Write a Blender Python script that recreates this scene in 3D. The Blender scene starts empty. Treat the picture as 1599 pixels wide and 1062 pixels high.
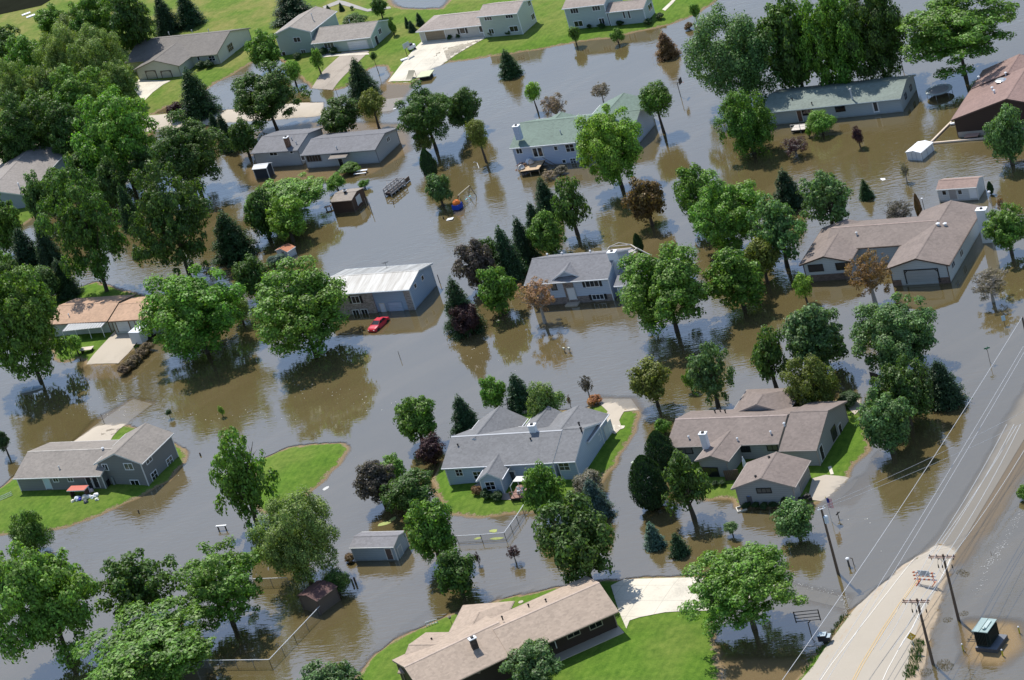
import bpy, math, random
import numpy as np
from mathutils import Vector
R_=math.radians
scene=bpy.context.scene
COL=scene.collection
# ---------------------------------------------------------------- camera, sky, sun, exposure
PITCH,ROLL,FPX,CAMH=R_(24.2),R_(17.2),4200.0,172.0
_r=np.array([1,0,0.]);FW=np.array([0,math.cos(PITCH),-math.sin(PITCH)]);_u=np.cross(_r,FW)
CR=math.cos(ROLL)*_r-math.sin(ROLL)*_u;CU=math.sin(ROLL)*_r+math.cos(ROLL)*_u
CP=np.array([0,0,CAMH])
cd=bpy.data.cameras.new('camera');cam=bpy.data.objects.new('camera',cd);COL.objects.link(cam)
from mathutils import Matrix
M=Matrix(((CR[0],CU[0],-FW[0],0),(CR[1],CU[1],-FW[1],0),(CR[2],CU[2],-FW[2],CAMH),(0,0,0,1)))
cam.matrix_world=M
cd.sensor_width=36;cd.lens=FPX/1599*36;cd.clip_start=1;cd.clip_end=20000
scene.camera=cam
SUN_EL,SUN_AZ=R_(57),R_(-12)      # azimuth from +y towards +x
SKY=0.155
w=bpy.data.worlds.new('World');scene.world=w;w.use_nodes=True
nt=w.node_tree;bg=nt.nodes['Background'];sk=nt.nodes.new('ShaderNodeTexSky')
sk.sky_type='NISHITA';sk.sun_disc=False;sk.sun_elevation=SUN_EL;sk.sun_rotation=SUN_AZ
sk.dust_density=.5;sk.ozone_density=1.0;sk.air_density=1.0
nt.links.new(sk.outputs[0],bg.inputs[0]);bg.inputs[1].default_value=SKY
ld=bpy.data.lights.new('sun','SUN');ld.energy=4.6;ld.angle=R_(.5);ld.color=(1,.955,.88)
sun=bpy.data.objects.new('sun',ld);COL.objects.link(sun)
sd=Vector((math.sin(SUN_AZ)*math.cos(SUN_EL),math.cos(SUN_AZ)*math.cos(SUN_EL),math.sin(SUN_EL)))
sun.rotation_euler=sd.to_track_quat('Z','Y').to_euler();sun.location=(0,380,200)
vs=scene.view_settings;vs.view_transform='Standard';vs.look='None';vs.exposure=0.22;vs.gamma=1
# ---------------------------------------------------------------- geometry helpers
def at(x,y,z=0.0):
    d=FW*FPX+CR*(x-799.5)-CU*(y-531);t=(z-CP[2])/d[2];return CP+d*t
def xy(x,y,z=0.0): return at(x,y,z)[:2]
def scale_at(p): return FPX/((np.array(p)-CP)@FW)
def rnd(a,b): return random.uniform(a,b)
random.seed(7);rng=np.random.default_rng(5)
class MB:
    def __init__(s): s.v=[];s.f=[];s.m=[]
    def poly(s,pts,mi=0):
        n=len(s.v);s.v+= [tuple(map(float,p)) for p in pts];s.f.append(tuple(range(n,n+len(pts))));s.m.append(mi)
    def hexa(s,P,mi=0,top=None):      # 8 points: bottom 4 ccw, top 4 ccw
        n=len(s.v);s.v+=[tuple(map(float,p)) for p in P]
        for k,f in enumerate([(3,2,1,0),(4,5,6,7),(0,1,5,4),(1,2,6,5),(2,3,7,6),(3,0,4,7)]):
            s.f.append(tuple(n+i for i in f));s.m.append(top if (k==1 and top is not None) else mi)
    def box(s,c,ex,ey,ez,sx,sy,sz,mi=0,top=None):   # centre, axes, full sizes
        c,ex,ey,ez=[np.array(q,float) for q in (c,ex,ey,ez)]
        P=[c+ex*sx/2*a+ey*sy/2*b+ez*sz/2*d for d in (-1,1) for a,b in ((-1,-1),(1,-1),(1,1),(-1,1))]
        s.hexa(P,mi,top)
    def zbox(s,x,y,z0,z1,sx,sy,yaw=0,mi=0,top=None):
        c,si=math.cos(yaw),math.sin(yaw)
        s.box((x,y,(z0+z1)/2),(c,si,0),(-si,c,0),(0,0,1),sx,sy,z1-z0,mi,top)
    def bar(s,p,q,r0,r1=None,n=6,mi=0,caps=True):
        p=np.array(p,float);q=np.array(q,float);r1=r0 if r1 is None else r1
        d=q-p;L=np.linalg.norm(d)
        if L<1e-6: return
        d/=L;a=np.cross(d,[0,0,1.]) 
        if np.linalg.norm(a)<.01: a=np.array([1.,0,0])
        a/=np.linalg.norm(a);b=np.cross(d,a);k=len(s.v)
        for P,r in ((p,r0),(q,r1)):
            for i in range(n):
                t=2*math.pi*i/n;s.v.append(tuple(P+a*r*math.cos(t)+b*r*math.sin(t)))
        for i in range(n): s.f.append((k+i,k+(i+1)%n,k+n+(i+1)%n,k+n+i));s.m.append(mi)
        if caps: s.f.append(tuple(k+i for i in range(n))[::-1]);s.m.append(mi);s.f.append(tuple(k+n+i for i in range(n)));s.m.append(mi)
    def path(s,pts,r0,r1=None,n=6,mi=0):
        r1=r0 if r1 is None else r1;m=len(pts)-1
        for i in range(m): s.bar(pts[i],pts[i+1],r0+(r1-r0)*i/m,r0+(r1-r0)*(i+1)/m,n,mi)
    def lathe(s,c,prof,n=12,mi=0):
        k=len(s.v);c=np.array(c,float)
        for r,z in prof:
            for i in range(n): t=2*math.pi*i/n;s.v.append(tuple(c+[r*math.cos(t),r*math.sin(t),z]))
        for j in range(len(prof)-1):
            for i in range(n):
                s.f.append((k+j*n+i,k+j*n+(i+1)%n,k+(j+1)*n+(i+1)%n,k+(j+1)*n+i));s.m.append(mi)
        s.f.append(tuple(k+i for i in range(n))[::-1]);s.m.append(mi);m=len(prof)-1
        s.f.append(tuple(k+m*n+i for i in range(n)));s.m.append(mi)
    def mesh(s,name,mats,org=(0,0,0),smooth=False):
        me=bpy.data.meshes.new(name);o=np.array(org)
        me.from_pydata([tuple(np.array(p)-o) for p in s.v],[],s.f)
        for m_ in mats: me.materials.append(m_)
        if len(mats)>1: me.polygons.foreach_set('material_index',s.m)
        if smooth: me.polygons.foreach_set('use_smooth',[True]*len(s.f))
        me.update();return me
def mk(name,mb,mats,parent=None,org=None,smooth=False):
    mats=mats if isinstance(mats,(list,tuple)) else [mats]
    root=parent
    while root is not None and root.parent: root=root.parent
    o_=tuple(root.location) if root is not None else (org or (0,0,0))
    ob=bpy.data.objects.new(name,mb.mesh(name,mats,o_,smooth));COL.objects.link(ob)
    if parent is not None: ob.parent=parent
    else: ob.location=o_
    return ob
def tag(o,label,cat,group=None):
    o['label']=label;o['category']=cat
    if group:o['group']=group
    return o
def thing(name,label,cat,loc,group=None):
    o=bpy.data.objects.new(name,None);COL.objects.link(o);o.location=[float(q) for q in loc];o.empty_display_size=.5
    return tag(o,label,cat,group)
# ---------------------------------------------------------------- materials
def mat(name): 
    m=bpy.data.materials.new(name);m.use_nodes=True;return m,m.node_tree,m.node_tree.nodes['Principled BSDF']
def N(nt,t,**k):
    n=nt.nodes.new(t)
    for a,b in k.items(): setattr(n,a,b)
    return n
def ramp(nt,fac,stops):
    r=N(nt,'ShaderNodeValToRGB');e=r.color_ramp.elements
    while len(e)<len(stops): e.new(.5)
    for i,(p,c) in enumerate(stops): e[i].position=p;e[i].color=(*c,1)
    nt.links.new(fac,r.inputs[0]);return r.outputs[0]
def noise(nt,co,scale,detail=3,rough=.55):
    n=N(nt,'ShaderNodeTexNoise');n.inputs['Scale'].default_value=scale;n.inputs['Detail'].default_value=detail;n.inputs['Roughness'].default_value=rough
    nt.links.new(co,n.inputs['Vector']);return n.outputs['Fac']
def mixc(nt,fac,a,b,mode='MIX'):
    n=N(nt,'ShaderNodeMix',data_type='RGBA',blend_type=mode)
    for s,v in ((0,fac),(6,a),(7,b)):
        if hasattr(v,'links') or hasattr(v,'is_linked'): nt.links.new(v,n.inputs[s])
        elif s==0: n.inputs[0].default_value=v
        else: n.inputs[s].default_value=(*v,1)
    return n.outputs[2]
def mth(nt,op,a,b=None,clamp=False):
    n=N(nt,'ShaderNodeMath',operation=op);n.use_clamp=clamp
    for i,v in enumerate((a,b)):
        if v is None: continue
        if isinstance(v,(int,float)): n.inputs[i].default_value=v
        else: nt.links.new(v,n.inputs[i])
    return n.outputs[0]
def mrange(nt,v,a,b,c=0,d=1):
    n=N(nt,'ShaderNodeMapRange');nt.links.new(v,n.inputs[0])
    for i,q in enumerate((a,b,c,d)): n.inputs[1+i].default_value=q
    return n.outputs[0]
def pos(nt): return N(nt,'ShaderNodeNewGeometry').outputs['Position']
def scalev(nt,v,s):
    n=N(nt,'ShaderNodeVectorMath',operation='MULTIPLY');nt.links.new(v,n.inputs[0]);n.inputs[1].default_value=s;return n.outputs[0]
def mul(c,k): return tuple(min(1,q*k) for q in c)
_C={}
def paint(c,rough=.6,vary=.12,sc=.6,spec=.3,metal=0,fine=0):
    key=('p',c,rough,vary,sc,metal,fine)
    if key in _C: return _C[key]
    m,nt,b=mat('paint');p=pos(nt)
    col=mixc(nt,noise(nt,p,sc,4),mul(c,1-vary),mul(c,1+vary))
    if fine: col=mixc(nt,noise(nt,p,9,2),mixc(nt,.5,col,mul(c,1-fine)),mixc(nt,.5,col,mul(c,1+fine)))
    nt.links.new(col,b.inputs['Base Color']);b.inputs['Roughness'].default_value=rough;b.inputs['Metallic'].default_value=metal
    b.inputs['Specular IOR Level'].default_value=spec
    _C[key]=m;return m
def shingle(c,vary=.16):
    key=('s',c)
    if key in _C: return _C[key]
    m,nt,b=mat('shingle');p=pos(nt)
    n1=noise(nt,p,.28,5,.62);n2=noise(nt,p,3.5,3,.7);n3=noise(nt,scalev(nt,p,(1,1,6)),2.2,2)
    v=N(nt,'ShaderNodeTexVoronoi');v.inputs['Scale'].default_value=2.6;nt.links.new(scalev(nt,p,(1,1,2.5)),v.inputs['Vector'])
    sep=N(nt,'ShaderNodeSeparateColor');nt.links.new(v.outputs['Color'],sep.inputs[0])
    f=mth(nt,'ADD',mth(nt,'MULTIPLY',n1,.5),mth(nt,'MULTIPLY',n2,.2));f=mth(nt,'ADD',f,mth(nt,'MULTIPLY',sep.outputs[0],.25));f=mth(nt,'ADD',f,mth(nt,'MULTIPLY',n3,.15))
    col=ramp(nt,f,[(.25,mul(c,1-vary*1.6)),(.5,c),(.78,mul(c,1+vary*1.6))])
    nt.links.new(col,b.inputs['Base Color']);b.inputs['Roughness'].default_value=.75;b.inputs['Specular IOR Level'].default_value=.3
    bp=N(nt,'ShaderNodeBump');bp.inputs['Strength'].default_value=.35;bp.inputs['Distance'].default_value=.05;nt.links.new(n2,bp.inputs['Height']);nt.links.new(bp.outputs[0],b.inputs['Normal'])
    _C[key]=m;return m
def siding(c,period=.3):
    key=('w',c,period)
    if key in _C: return _C[key]
    m,nt,b=mat('siding');p=pos(nt);s=N(nt,'ShaderNodeSeparateXYZ');nt.links.new(p,s.inputs[0])
    saw=mth(nt,'FRACT',mth(nt,'MULTIPLY',s.outputs[2],1/period))
    col=mixc(nt,mth(nt,'LESS_THAN',saw,.14),c,mul(c,.72))
    col=mixc(nt,noise(nt,p,.5,4),mixc(nt,.35,col,mul(c,.75)),col)
    # flood-mud stain low on the wall
    st=mrange(nt,mth(nt,'ADD',s.outputs[2],mth(nt,'MULTIPLY',noise(nt,p,1.2,3),.3)),.15,.45,.55,0)
    col=mixc(nt,st,col,(.16,.12,.07))
    nt.links.new(col,b.inputs['Base Color']);b.inputs['Roughness'].default_value=.6;b.inputs['Specular IOR Level'].default_value=.25
    _C[key]=m;return m
def brick(c):
    key=('b',c)
    if key in _C: return _C[key]
    m,nt,b=mat('brick');p=pos(nt);v=N(nt,'ShaderNodeTexVoronoi');v.inputs['Scale'].default_value=3.2;nt.links.new(scalev(nt,p,(1,1,2.4)),v.inputs['Vector'])
    sep=N(nt,'ShaderNodeSeparateColor');nt.links.new(v.outputs['Color'],sep.inputs[0])
    nt.links.new(mixc(nt,sep.outputs[0],mul(c,.65),mul(c,1.35)),b.inputs['Base Color']);b.inputs['Roughness'].default_value=.85
    _C[key]=m;return m
def glass():
    if 'g' in _C: return _C['g']
    m,nt,b=mat('window_glass');oi=N(nt,'ShaderNodeObjectInfo');nt.links.new(ramp(nt,oi.outputs['Random'],[(.0,(.008,.010,.013)),(.55,(.02,.022,.025)),(.8,(.07,.07,.068)),(1,(.14,.135,.12))]),b.inputs['Base Color']);b.inputs['Roughness'].default_value=.08;b.inputs['Specular IOR Level'].default_value=.5
    _C['g']=m;return m
WHITE=paint((.72,.73,.74));TRIM=paint((.6,.6,.58));DARK=paint((.02,.02,.02));STEEL=paint((.45,.47,.5),.4,.1,.6,.5)
WOODP=paint((.13,.09,.06),.8,.25,2);LUMB=paint((.45,.34,.22),.8,.2,2);GALV=paint((.4,.42,.44),.35,.1,1,.5,.6)
def concrete(c,jt=3.6):
    m,nt,b=mat('concrete');p=pos(nt);r=N(nt,'ShaderNodeVectorRotate',rotation_type='Z_AXIS');r.inputs['Angle'].default_value=R_(32);nt.links.new(p,r.inputs['Vector']);s=N(nt,'ShaderNodeSeparateXYZ');nt.links.new(r.outputs[0],s.inputs[0])
    j=mth(nt,'MINIMUM',mth(nt,'PINGPONG',s.outputs[0],jt/2),mth(nt,'PINGPONG',s.outputs[1],jt/2));jl=mth(nt,'LESS_THAN',j,.045)
    col=ramp(nt,mth(nt,'ADD',mth(nt,'MULTIPLY',noise(nt,p,.22,5,.6),.7),mth(nt,'MULTIPLY',noise(nt,p,4,2),.3)),[(.32,mul(c,.72)),(.5,c),(.7,mul(c,1.12))])
    col=mixc(nt,mth(nt,'MULTIPLY',jl,.45),col,mul(c,.45));nt.links.new(col,b.inputs['Base Color']);b.inputs['Roughness'].default_value=.9;b.inputs['Specular IOR Level'].default_value=.2;return m
CONC=paint((.46,.40,.32),.85,.1,.25,.2,0,.08)
LEAFM={}
def leafmat():
    if 'l' in LEAFM: return LEAFM['l']
    m,nt,b=mat('leaves');oi=N(nt,'ShaderNodeObjectInfo');g=N(nt,'ShaderNodeNewGeometry')
    base=oi.outputs['Color'];ri=g.outputs['Random Per Island']
    hs=N(nt,'ShaderNodeHueSaturation');nt.links.new(base,hs.inputs['Color'])
    nt.links.new(mrange(nt,mth(nt,'POWER',ri,1.5),0,1,.5,1.9),hs.inputs['Value'])
    # hue drift per leaf and in soft patches over the crown
    tc=N(nt,'ShaderNodeTexCoord');nn=noise(nt,tc.outputs['Object'],.45,2)
    h=mth(nt,'ADD',mrange(nt,mth(nt,'FRACT',mth(nt,'MULTIPLY',ri,17.3)),0,1,.487,.508),mrange(nt,nn,.3,.7,-.012,.012));nt.links.new(h,hs.inputs['Hue'])
    nt.links.new(hs.outputs[0],b.inputs['Base Color']);b.inputs['Roughness'].default_value=.5;b.inputs['Specular IOR Level'].default_value=.3
    tr=N(nt,'ShaderNodeBsdfTranslucent');tcx=mixc(nt,1.0,hs.outputs[0],(1.25,1.35,.45),'MULTIPLY');nt.links.new(tcx,tr.inputs['Color'])
    mx=N(nt,'ShaderNodeMixShader');mx.inputs[0].default_value=.36
    out=nt.nodes['Material Output'];nt.links.new(b.outputs[0],mx.inputs[1]);nt.links.new(tr.outputs[0],mx.inputs[2]);nt.links.new(mx.outputs[0],out.inputs[0])
    LEAFM['l']=m;return m
BARK=paint((.075,.06,.045),.9,.3,3)
BARKP=paint((.33,.3,.27),.9,.25,3)
# ---------------------------------------------------------------- terrain
def poly_sd(P,poly):      # signed distance, positive inside
    P=np.asarray(P);poly=np.asarray(poly);d=np.full(len(P),1e9);ins=np.zeros(len(P),bool)
    for i in range(len(poly)):
        a=poly[i];b=poly[(i+1)%len(poly)];e=b-a;wv=P-a
        t=np.clip((wv@e)/(e@e+1e-12),0,1);q=wv-t[:,None]*e;d=np.minimum(d,(q**2).sum(1))
        c=(a[1]<=P[:,1])!=(b[1]<=P[:,1])
        xi=a[0]+(P[:,1]-a[1])/(b[1]-a[1]+1e-12)*e[0];ins^=c&(P[:,0]<xi)
    return np.where(ins,1,-1)*np.sqrt(d)
def wob(P,a=.35):
    x,y=P[:,0],P[:,1]
    return a*(np.sin(x*.9+1.3*np.sin(y*.53))+.7*np.sin(y*1.3+x*.4)+.6*np.sin(x*2.1-y*1.7)+.4*np.sin(x*3.7+y*2.9))/2
LAND_PX=[
 [(-500,-260),(1300,-260),(1150,-60),(1122,-2),(1092,20),(1050,38),(1000,49),(950,60),(900,66),(850,76),(790,85),(740,92),(700,98),(674,106),(655,122),(642,131),(605,130),(610,118),(603,104),(590,103),(575,108),(560,122),(535,138),(520,141),(487,138),(478,128),(455,105),(440,95),(420,88),(393,98),(360,118),(327,135),(310,150),(288,163),(262,166),(238,178),(330,173),(372,171),(470,160),(505,160),(503,180),(440,186),(370,190),(300,197),(240,203),(215,230),(130,242),(115,300),(60,335),(25,360),(-100,420),(-700,420)],
 [(56,470),(85,560),(100,566),(118,563),(125,558),(135,569),(185,568),(205,548),(240,530),(256,500),(250,470),(150,440)],
 [(-60,790),(-60,838),(40,832),(100,825),(140,811),(180,794),(225,772),(262,752),(288,722),(293,706),(274,694),(230,672),(191,663),(150,667),(118,688),(60,716),(0,762)],
 [(402,722),(420,712),(450,698),(500,693),(540,690),(546,702),(528,727),(503,752),(475,778),(440,805),(405,800),(390,765)],
 [(684,728),(674,750),(690,790),(700,804),(740,808),(780,805),(830,799),(880,794),(910,784),(932,765),(953,735),(973,705),(990,680),(999,652),(990,640),(976,640),(960,631),(930,634),(895,640),(860,642),(820,641),(790,652),(765,660),(740,665)],
 [(1030,690),(1075,770),(1100,782),(1143,777),(1150,792),(1255,795),(1300,770),(1322,746),(1337,722),(1362,702),(1352,672),(1345,640),(1342,622),(1325,620),(1280,628),(1200,640),(1100,650)],
 [(500,1150),(545,1070),(585,1022),(618,1000),(680,968),(720,955),(790,934),(850,921),(930,907),(1000,902),(1080,899),(1150,903),(1205,908),(1208,924),(1180,930),(1150,950),(1112,970),(1126,1032),(1118,1150)],
 [(1160,1150),(1228,1082),(1258,1040),(1292,1000),(1318,966),(1338,948),(1372,918),(1405,888),(1440,865),(1464,851),(1488,860),(1484,885),(1470,925),(1462,960),(1450,990),(1444,1030),(1438,1062),(1410,1150)],
]
# submerged shelves: (polygon, bottom height below water)
SHELF_PX=[
 ([(380,240),(395,285),(520,282),(580,270),(640,235),(630,195),(500,190),(400,205)],-.1),
 ([(600,128),(645,128),(628,152),(610,175),(570,175)],-.1),
 ([(112,692),(192,664),(240,628),(205,622),(150,655)],-.14),
 ([(930,622),(985,622),(1000,645),(965,665),(940,650)],-.11),
 ([(128,566),(190,566),(205,590),(130,590)],-.12),
 ([(1200,900),(1330,930),(1320,955),(1200,928)],-.19),
 ([(1430,875),(1470,845),(1530,750),(1580,650),(1610,600),(1650,600),(1620,690),(1560,800),(1500,880)],-.105),
 ([(1510,975),(1518,1030),(1560,1036),(1592,1005),(1580,975)],-.03),
 ([(1110,1030),(1250,1030),(1270,1070),(1240,1150),(1100,1150)],-.1),
 ([(1440,1000),(1500,880),(1520,880),(1470,1000),(1450,1100)],-.24),
 ([(560,1062),(600,1010),(680,960),(790,928),(850,915),(845,905),(780,918),(670,950),(590,1000),(540,1062)],-.25),
 ([(1255,795),(1350,740),(1370,705),(1390,720),(1330,790)],-.2)]
LAND=[np.array([xy(*p) for p in q]) for q in LAND_PX]
SHELF=[(np.array([xy(*p) for p in q]),h) for q,h in SHELF_PX]
POND=np.array([xy(*p) for p in [(610,-4),(612,8),(630,14),(690,14),(700,2),(720,-20),(640,-25)]])
def Hgt(P):
    P=np.atleast_2d(np.asarray(P,float));h=np.full(len(P),-1.3);wb=wob(P,.28)
    for q,hh in SHELF:
        s_=poly_sd(P,q)+wb;h=np.maximum(h,np.where(s_>0,hh,hh+s_*.12))
    for q in LAND:
        s_=poly_sd(P,q)+wb;h=np.maximum(h,np.where(s_>0,.55*(1-np.exp(-s_*.42)),s_*.5))
    s_=poly_sd(P,POND)+wb;h=np.where(s_>-1.5,np.minimum(h,-.2*(s_+.2)),h)
    return np.maximum(h,-1.3)
def H1(x,y): return float(Hgt([(x,y)])[0])
def H0(x,y): return max(0.0,H1(x,y))
def spaced(a,b,st,far):
    c=list(np.arange(a,b+st,st));k=st;l=[a];r=[c[-1]]
    while l[0]>-far: k*=1.8;l.insert(0,l[0]-k)
    k=st
    while r[-1]<far: k*=1.8;r.append(r[-1]+k)
    return np.array(l[:-1]+c+r[1:])
def grid(name,xs,ys,zf,m,attr=None):
    X,Y=np.meshgrid(xs,ys);P=np.stack([X.ravel(),Y.ravel()],1);z=zf(P)
    V=np.column_stack([P,z]);nx,ny=len(xs),len(ys)
    i=np.arange(nx-1);j=np.arange(ny-1);I,J=np.meshgrid(i,j);b=(J*nx+I).ravel()
    F=np.stack([b,b+1,b+nx+1,b+nx],1)
    me=bpy.data.meshes.new(name);me.vertices.add(len(V));me.vertices.foreach_set('co',V.ravel())
    me.loops.add(F.size);me.loops.foreach_set('vertex_index',F.ravel());me.polygons.add(len(F))
    me.polygons.foreach_set('loop_start',np.arange(len(F))*4);me.polygons.foreach_set('loop_total',np.full(len(F),4))
    me.update(calc_edges=True);me.polygons.foreach_set('use_smooth',np.ones(len(F),bool))
    if attr is not None:
        a=me.attributes.new('depth','FLOAT','POINT');a.data.foreach_set('value',attr(P).astype(np.float32))
    me.materials.append(m);ob=bpy.data.objects.new(name,me);COL.objects.link(ob);ob['kind']='structure';return ob
xs=spaced(-112,112,.85,6000);ys=spaced(242,700,.85,7000)
gm,nt,b=mat('ground_soil_and_grass');p=pos(nt);s=N(nt,'ShaderNodeSeparateXYZ');nt.links.new(p,s.inputs[0])
n1=noise(nt,p,.09,4);n2=noise(nt,p,.9,4,.65);n3=noise(nt,p,5,2)
stripe=N(nt,'ShaderNodeTexWave');stripe.inputs['Scale'].default_value=.28;stripe.inputs['Distortion'].default_value=1.5;stripe.inputs['Detail'].default_value=1
rot=N(nt,'ShaderNodeVectorRotate',rotation_type='Z_AXIS');rot.inputs['Angle'].default_value=R_(30);nt.links.new(p,rot.inputs['Vector']);nt.links.new(rot.outputs[0],stripe.inputs['Vector'])
gf=mth(nt,'ADD',mth(nt,'MULTIPLY',n2,.55),mth(nt,'MULTIPLY',n3,.3));gf=mth(nt,'ADD',gf,mth(nt,'MULTIPLY',stripe.outputs['Fac'],.05))
grass=ramp(nt,gf,[(.3,(.050,.110,.012)),(.5,(.098,.178,.020)),(.72,(.165,.235,.04))])
dry=ramp(nt,n2,[(.3,(.13,.16,.035)),(.7,(.24,.22,.07))])
far=mrange(nt,s.outputs[1],505,590,0,.62)
dm=mth(nt,'MULTIPLY',mrange(nt,n1,.42,.62),mth(nt,'ADD',far,.28));dm=mth(nt,'ADD',dm,mth(nt,'MULTIPLY',far,.35),True)
grass=mixc(nt,dm,grass,dry)
zz=mth(nt,'ADD',s.outputs[2],mth(nt,'MULTIPLY',mth(nt,'SUBTRACT',n2,.5),.5))
straw=ramp(nt,n3,[(.35,(.12,.085,.045)),(.6,(.28,.22,.135))])
c1=mixc(nt,mrange(nt,zz,.05,.125),straw,grass)
c2=mixc(nt,mrange(nt,s.outputs[2],-.02,.06),(.27,.19,.10),c1)
nt.links.new(c2,b.inputs['Base Color']);b.inputs['Roughness'].default_value=.95;b.inputs['Specular IOR Level'].default_value=.1
bp=N(nt,'ShaderNodeBump');bp.inputs['Strength'].default_value=.5;bp.inputs['Distance'].default_value=.12;nt.links.new(n3,bp.inputs['Height']);nt.links.new(bp.outputs[0],b.inputs['Normal'])
ground=grid('ground',xs,ys,lambda P:Hgt(P),gm)
# water
wm,nt,b=mat('flood_water');p=pos(nt)
at_=N(nt,'ShaderNodeAttribute');at_.attribute_name='depth'
wn=noise(nt,p,.035,3);wn2=noise(nt,p,.35,3)
mud=mixc(nt,wn,(.092,.071,.027),(.120,.094,.043))
stv=N(nt,'ShaderNodeVectorRotate',rotation_type='Z_AXIS');stv.inputs['Angle'].default_value=R_(-28);nt.links.new(p,stv.inputs['Vector'])
sn=noise(nt,scalev(nt,stv.outputs[0],(.025,.12,1)),1.0,5,.65)
mud=mixc(nt,mrange(nt,sn,.52,.75,0,.4),mud,(.20,.155,.085));mud=mixc(nt,mrange(nt,sn,.28,.45,.35,0),mud,(.07,.055,.025))
nt.links.new(mixc(nt,mth(nt,'MULTIPLY',wn2,.4),mud,(.14,.11,.055)),b.inputs['Base Color'])
b.inputs['Roughness'].default_value=.03;b.inputs['IOR'].default_value=1.85;b.inputs['Specular IOR Level'].default_value=1.0
alpha=mrange(nt,at_.outputs['Fac'],-.26,-.03,1,.10);nt.links.new(alpha,b.inputs['Alpha'])
rt=N(nt,'ShaderNodeVectorRotate',rotation_type='Z_AXIS');rt.inputs['Angle'].default_value=R_(20);nt.links.new(p,rt.inputs['Vector'])
r1=noise(nt,scalev(nt,rt.outputs[0],(.45,1.5,1)),1.5,2,.5);r2=noise(nt,scalev(nt,rt.outputs[0],(.7,1.6,1)),.45,2)
amp=mrange(nt,noise(nt,p,.022,2),.40,.62,.15,1.6)
hgt=mth(nt,'MULTIPLY',mth(nt,'ADD',mth(nt,'MULTIPLY',r1,.028),mth(nt,'MULTIPLY',r2,.03)),amp)
bp=N(nt,'ShaderNodeBump');bp.inputs['Strength'].default_value=1;bp.inputs['Distance'].default_value=1.0;nt.links.new(hgt,bp.inputs['Height']);nt.links.new(bp.outputs[0],b.inputs['Normal'])
water=grid('water',xs[::1],ys[::1],lambda P:np.zeros(len(P)),wm,attr=lambda P:Hgt(P))
# draped sheets (drives, roads, markings)
import bmesh
def drape(name,poly,m,dz,step=.85,world=False,parent=None):
    P=[q if world else xy(*q) for q in poly];bm=bmesh.new()
    f=bm.faces.new([bm.verts.new((q[0],q[1],0)) for q in P]);bmesh.ops.triangulate(bm,faces=[f])
    A=np.array(P)
    for ax in (0,1):
        for v in np.arange(math.floor(A[:,ax].min()/step)*step,A[:,ax].max(),step):
            n=[0,0,0];n[ax]=1;c=[0,0,0];c[ax]=v
            bmesh.ops.bisect_plane(bm,geom=bm.verts[:]+bm.edges[:]+bm.faces[:],plane_co=c,plane_no=n)
    hh=Hgt([(v.co.x,v.co.y) for v in bm.verts])
    for v,h in zip(bm.verts,hh): v.co.z=max(h,-.6)+dz
    for f in bm.faces:
        if f.normal.z<0: f.normal_flip()
    bm.normal_update()
    for f in bm.faces:
        if f.normal.z<0: f.normal_flip()
    me=bpy.data.meshes.new(name);bm.to_mesh(me);bm.free();me.materials.append(m)
    o=bpy.data.objects.new(name,me);COL.objects.link(o);o['kind']='structure'
    return o
PALE=concrete((.60,.55,.45));ASPH=paint((.40,.355,.29),.9,.12,.3,.2,0,.1);DRV=concrete((.36,.31,.255),60)
DZ=.06
drape('driveway',[(606,128),(641,128),(690,79),(758,64),(757,60),(722,60),(700,63),(680,63),(664,65),(650,78)],PALE,DZ)
drape('driveway',[(487,138),(520,141),(540,120),(578,84),(573,82),(535,85),(533,90),(505,115)],DRV,DZ)
drape('driveway',[(208,140),(218,128),(236,129),(268,130),(256,136),(240,148),(228,160),(222,158)],PALE,DZ)
drape('driveway',[(135,569),(185,568),(200,552),(222,532),(236,523),(180,522),(172,532)],CONC,DZ)
drape('driveway',[(112,694),(118,688),(150,672),(192,668),(204,655),(238,630),(208,622),(160,655),(120,684),(100,700),(120,705),(170,700),(178,685)],CONC,DZ)
drape('driveway',[(940,668),(950,646),(935,630),(930,622),(985,622),(998,640),(975,645),(968,660),(972,672),(962,682),(955,680)],CONC,DZ)
drape('driveway',[(1262,783),(1270,752),(1290,746),(1340,746),(1330,760),(1305,782)],CONC,DZ)
drape('driveway',[(1325,640),(1330,625),(1350,622),(1352,634),(1335,650)],CONC,DZ)
drape('driveway',[(955,918),(975,905),(1000,906),(1080,903),(1150,906),(1240,912),(1330,935),(1322,950),(1240,930),(1180,930),(1150,945),(1110,957),(1040,962),(1000,970),(985,975),(980,988),(968,960)],PALE,DZ)
drape('road',[(-60,262),(0,240),(60,222),(130,212),(235,182),(330,173),(420,165),(505,160),(560,160),(640,150),(640,168),(560,180),(503,181),(440,187),(370,191),(300,198),(240,204),(140,235),(60,245),(0,262),(-60,285)],CONC,.05)
road_l=[(1150,1180),(1273,1040),(1290,1012),(1336,950),(1370,908),(1420,850),(1480,770),(1550,670),(1610,570)]
road_r=[(1650,600),(1590,700),(1530,800),(1490,868),(1470,910),(1440,965),(1425,1010),(1415,1062),(1380,1180)]
drape('road',road_l+road_r,ASPH,.05)
def strip(name,pts,wd,m,dz):
    W=[np.array(xy(*p)) for p in pts];L=[];Rr=[]
    for i,p in enumerate(W):
        d=W[min(i+1,len(W)-1)]-W[max(i-1,0)];d/=np.linalg.norm(d);n=np.array([-d[1],d[0]])*wd/2;L.append(p+n);Rr.append(p-n)
    return drape(name,L+Rr[::-1],m,dz,.85,True)
WLINE=paint((.64,.61,.55),.7,.1,2);YLINE=paint((.58,.40,.17),.7,.1,2)
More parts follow.
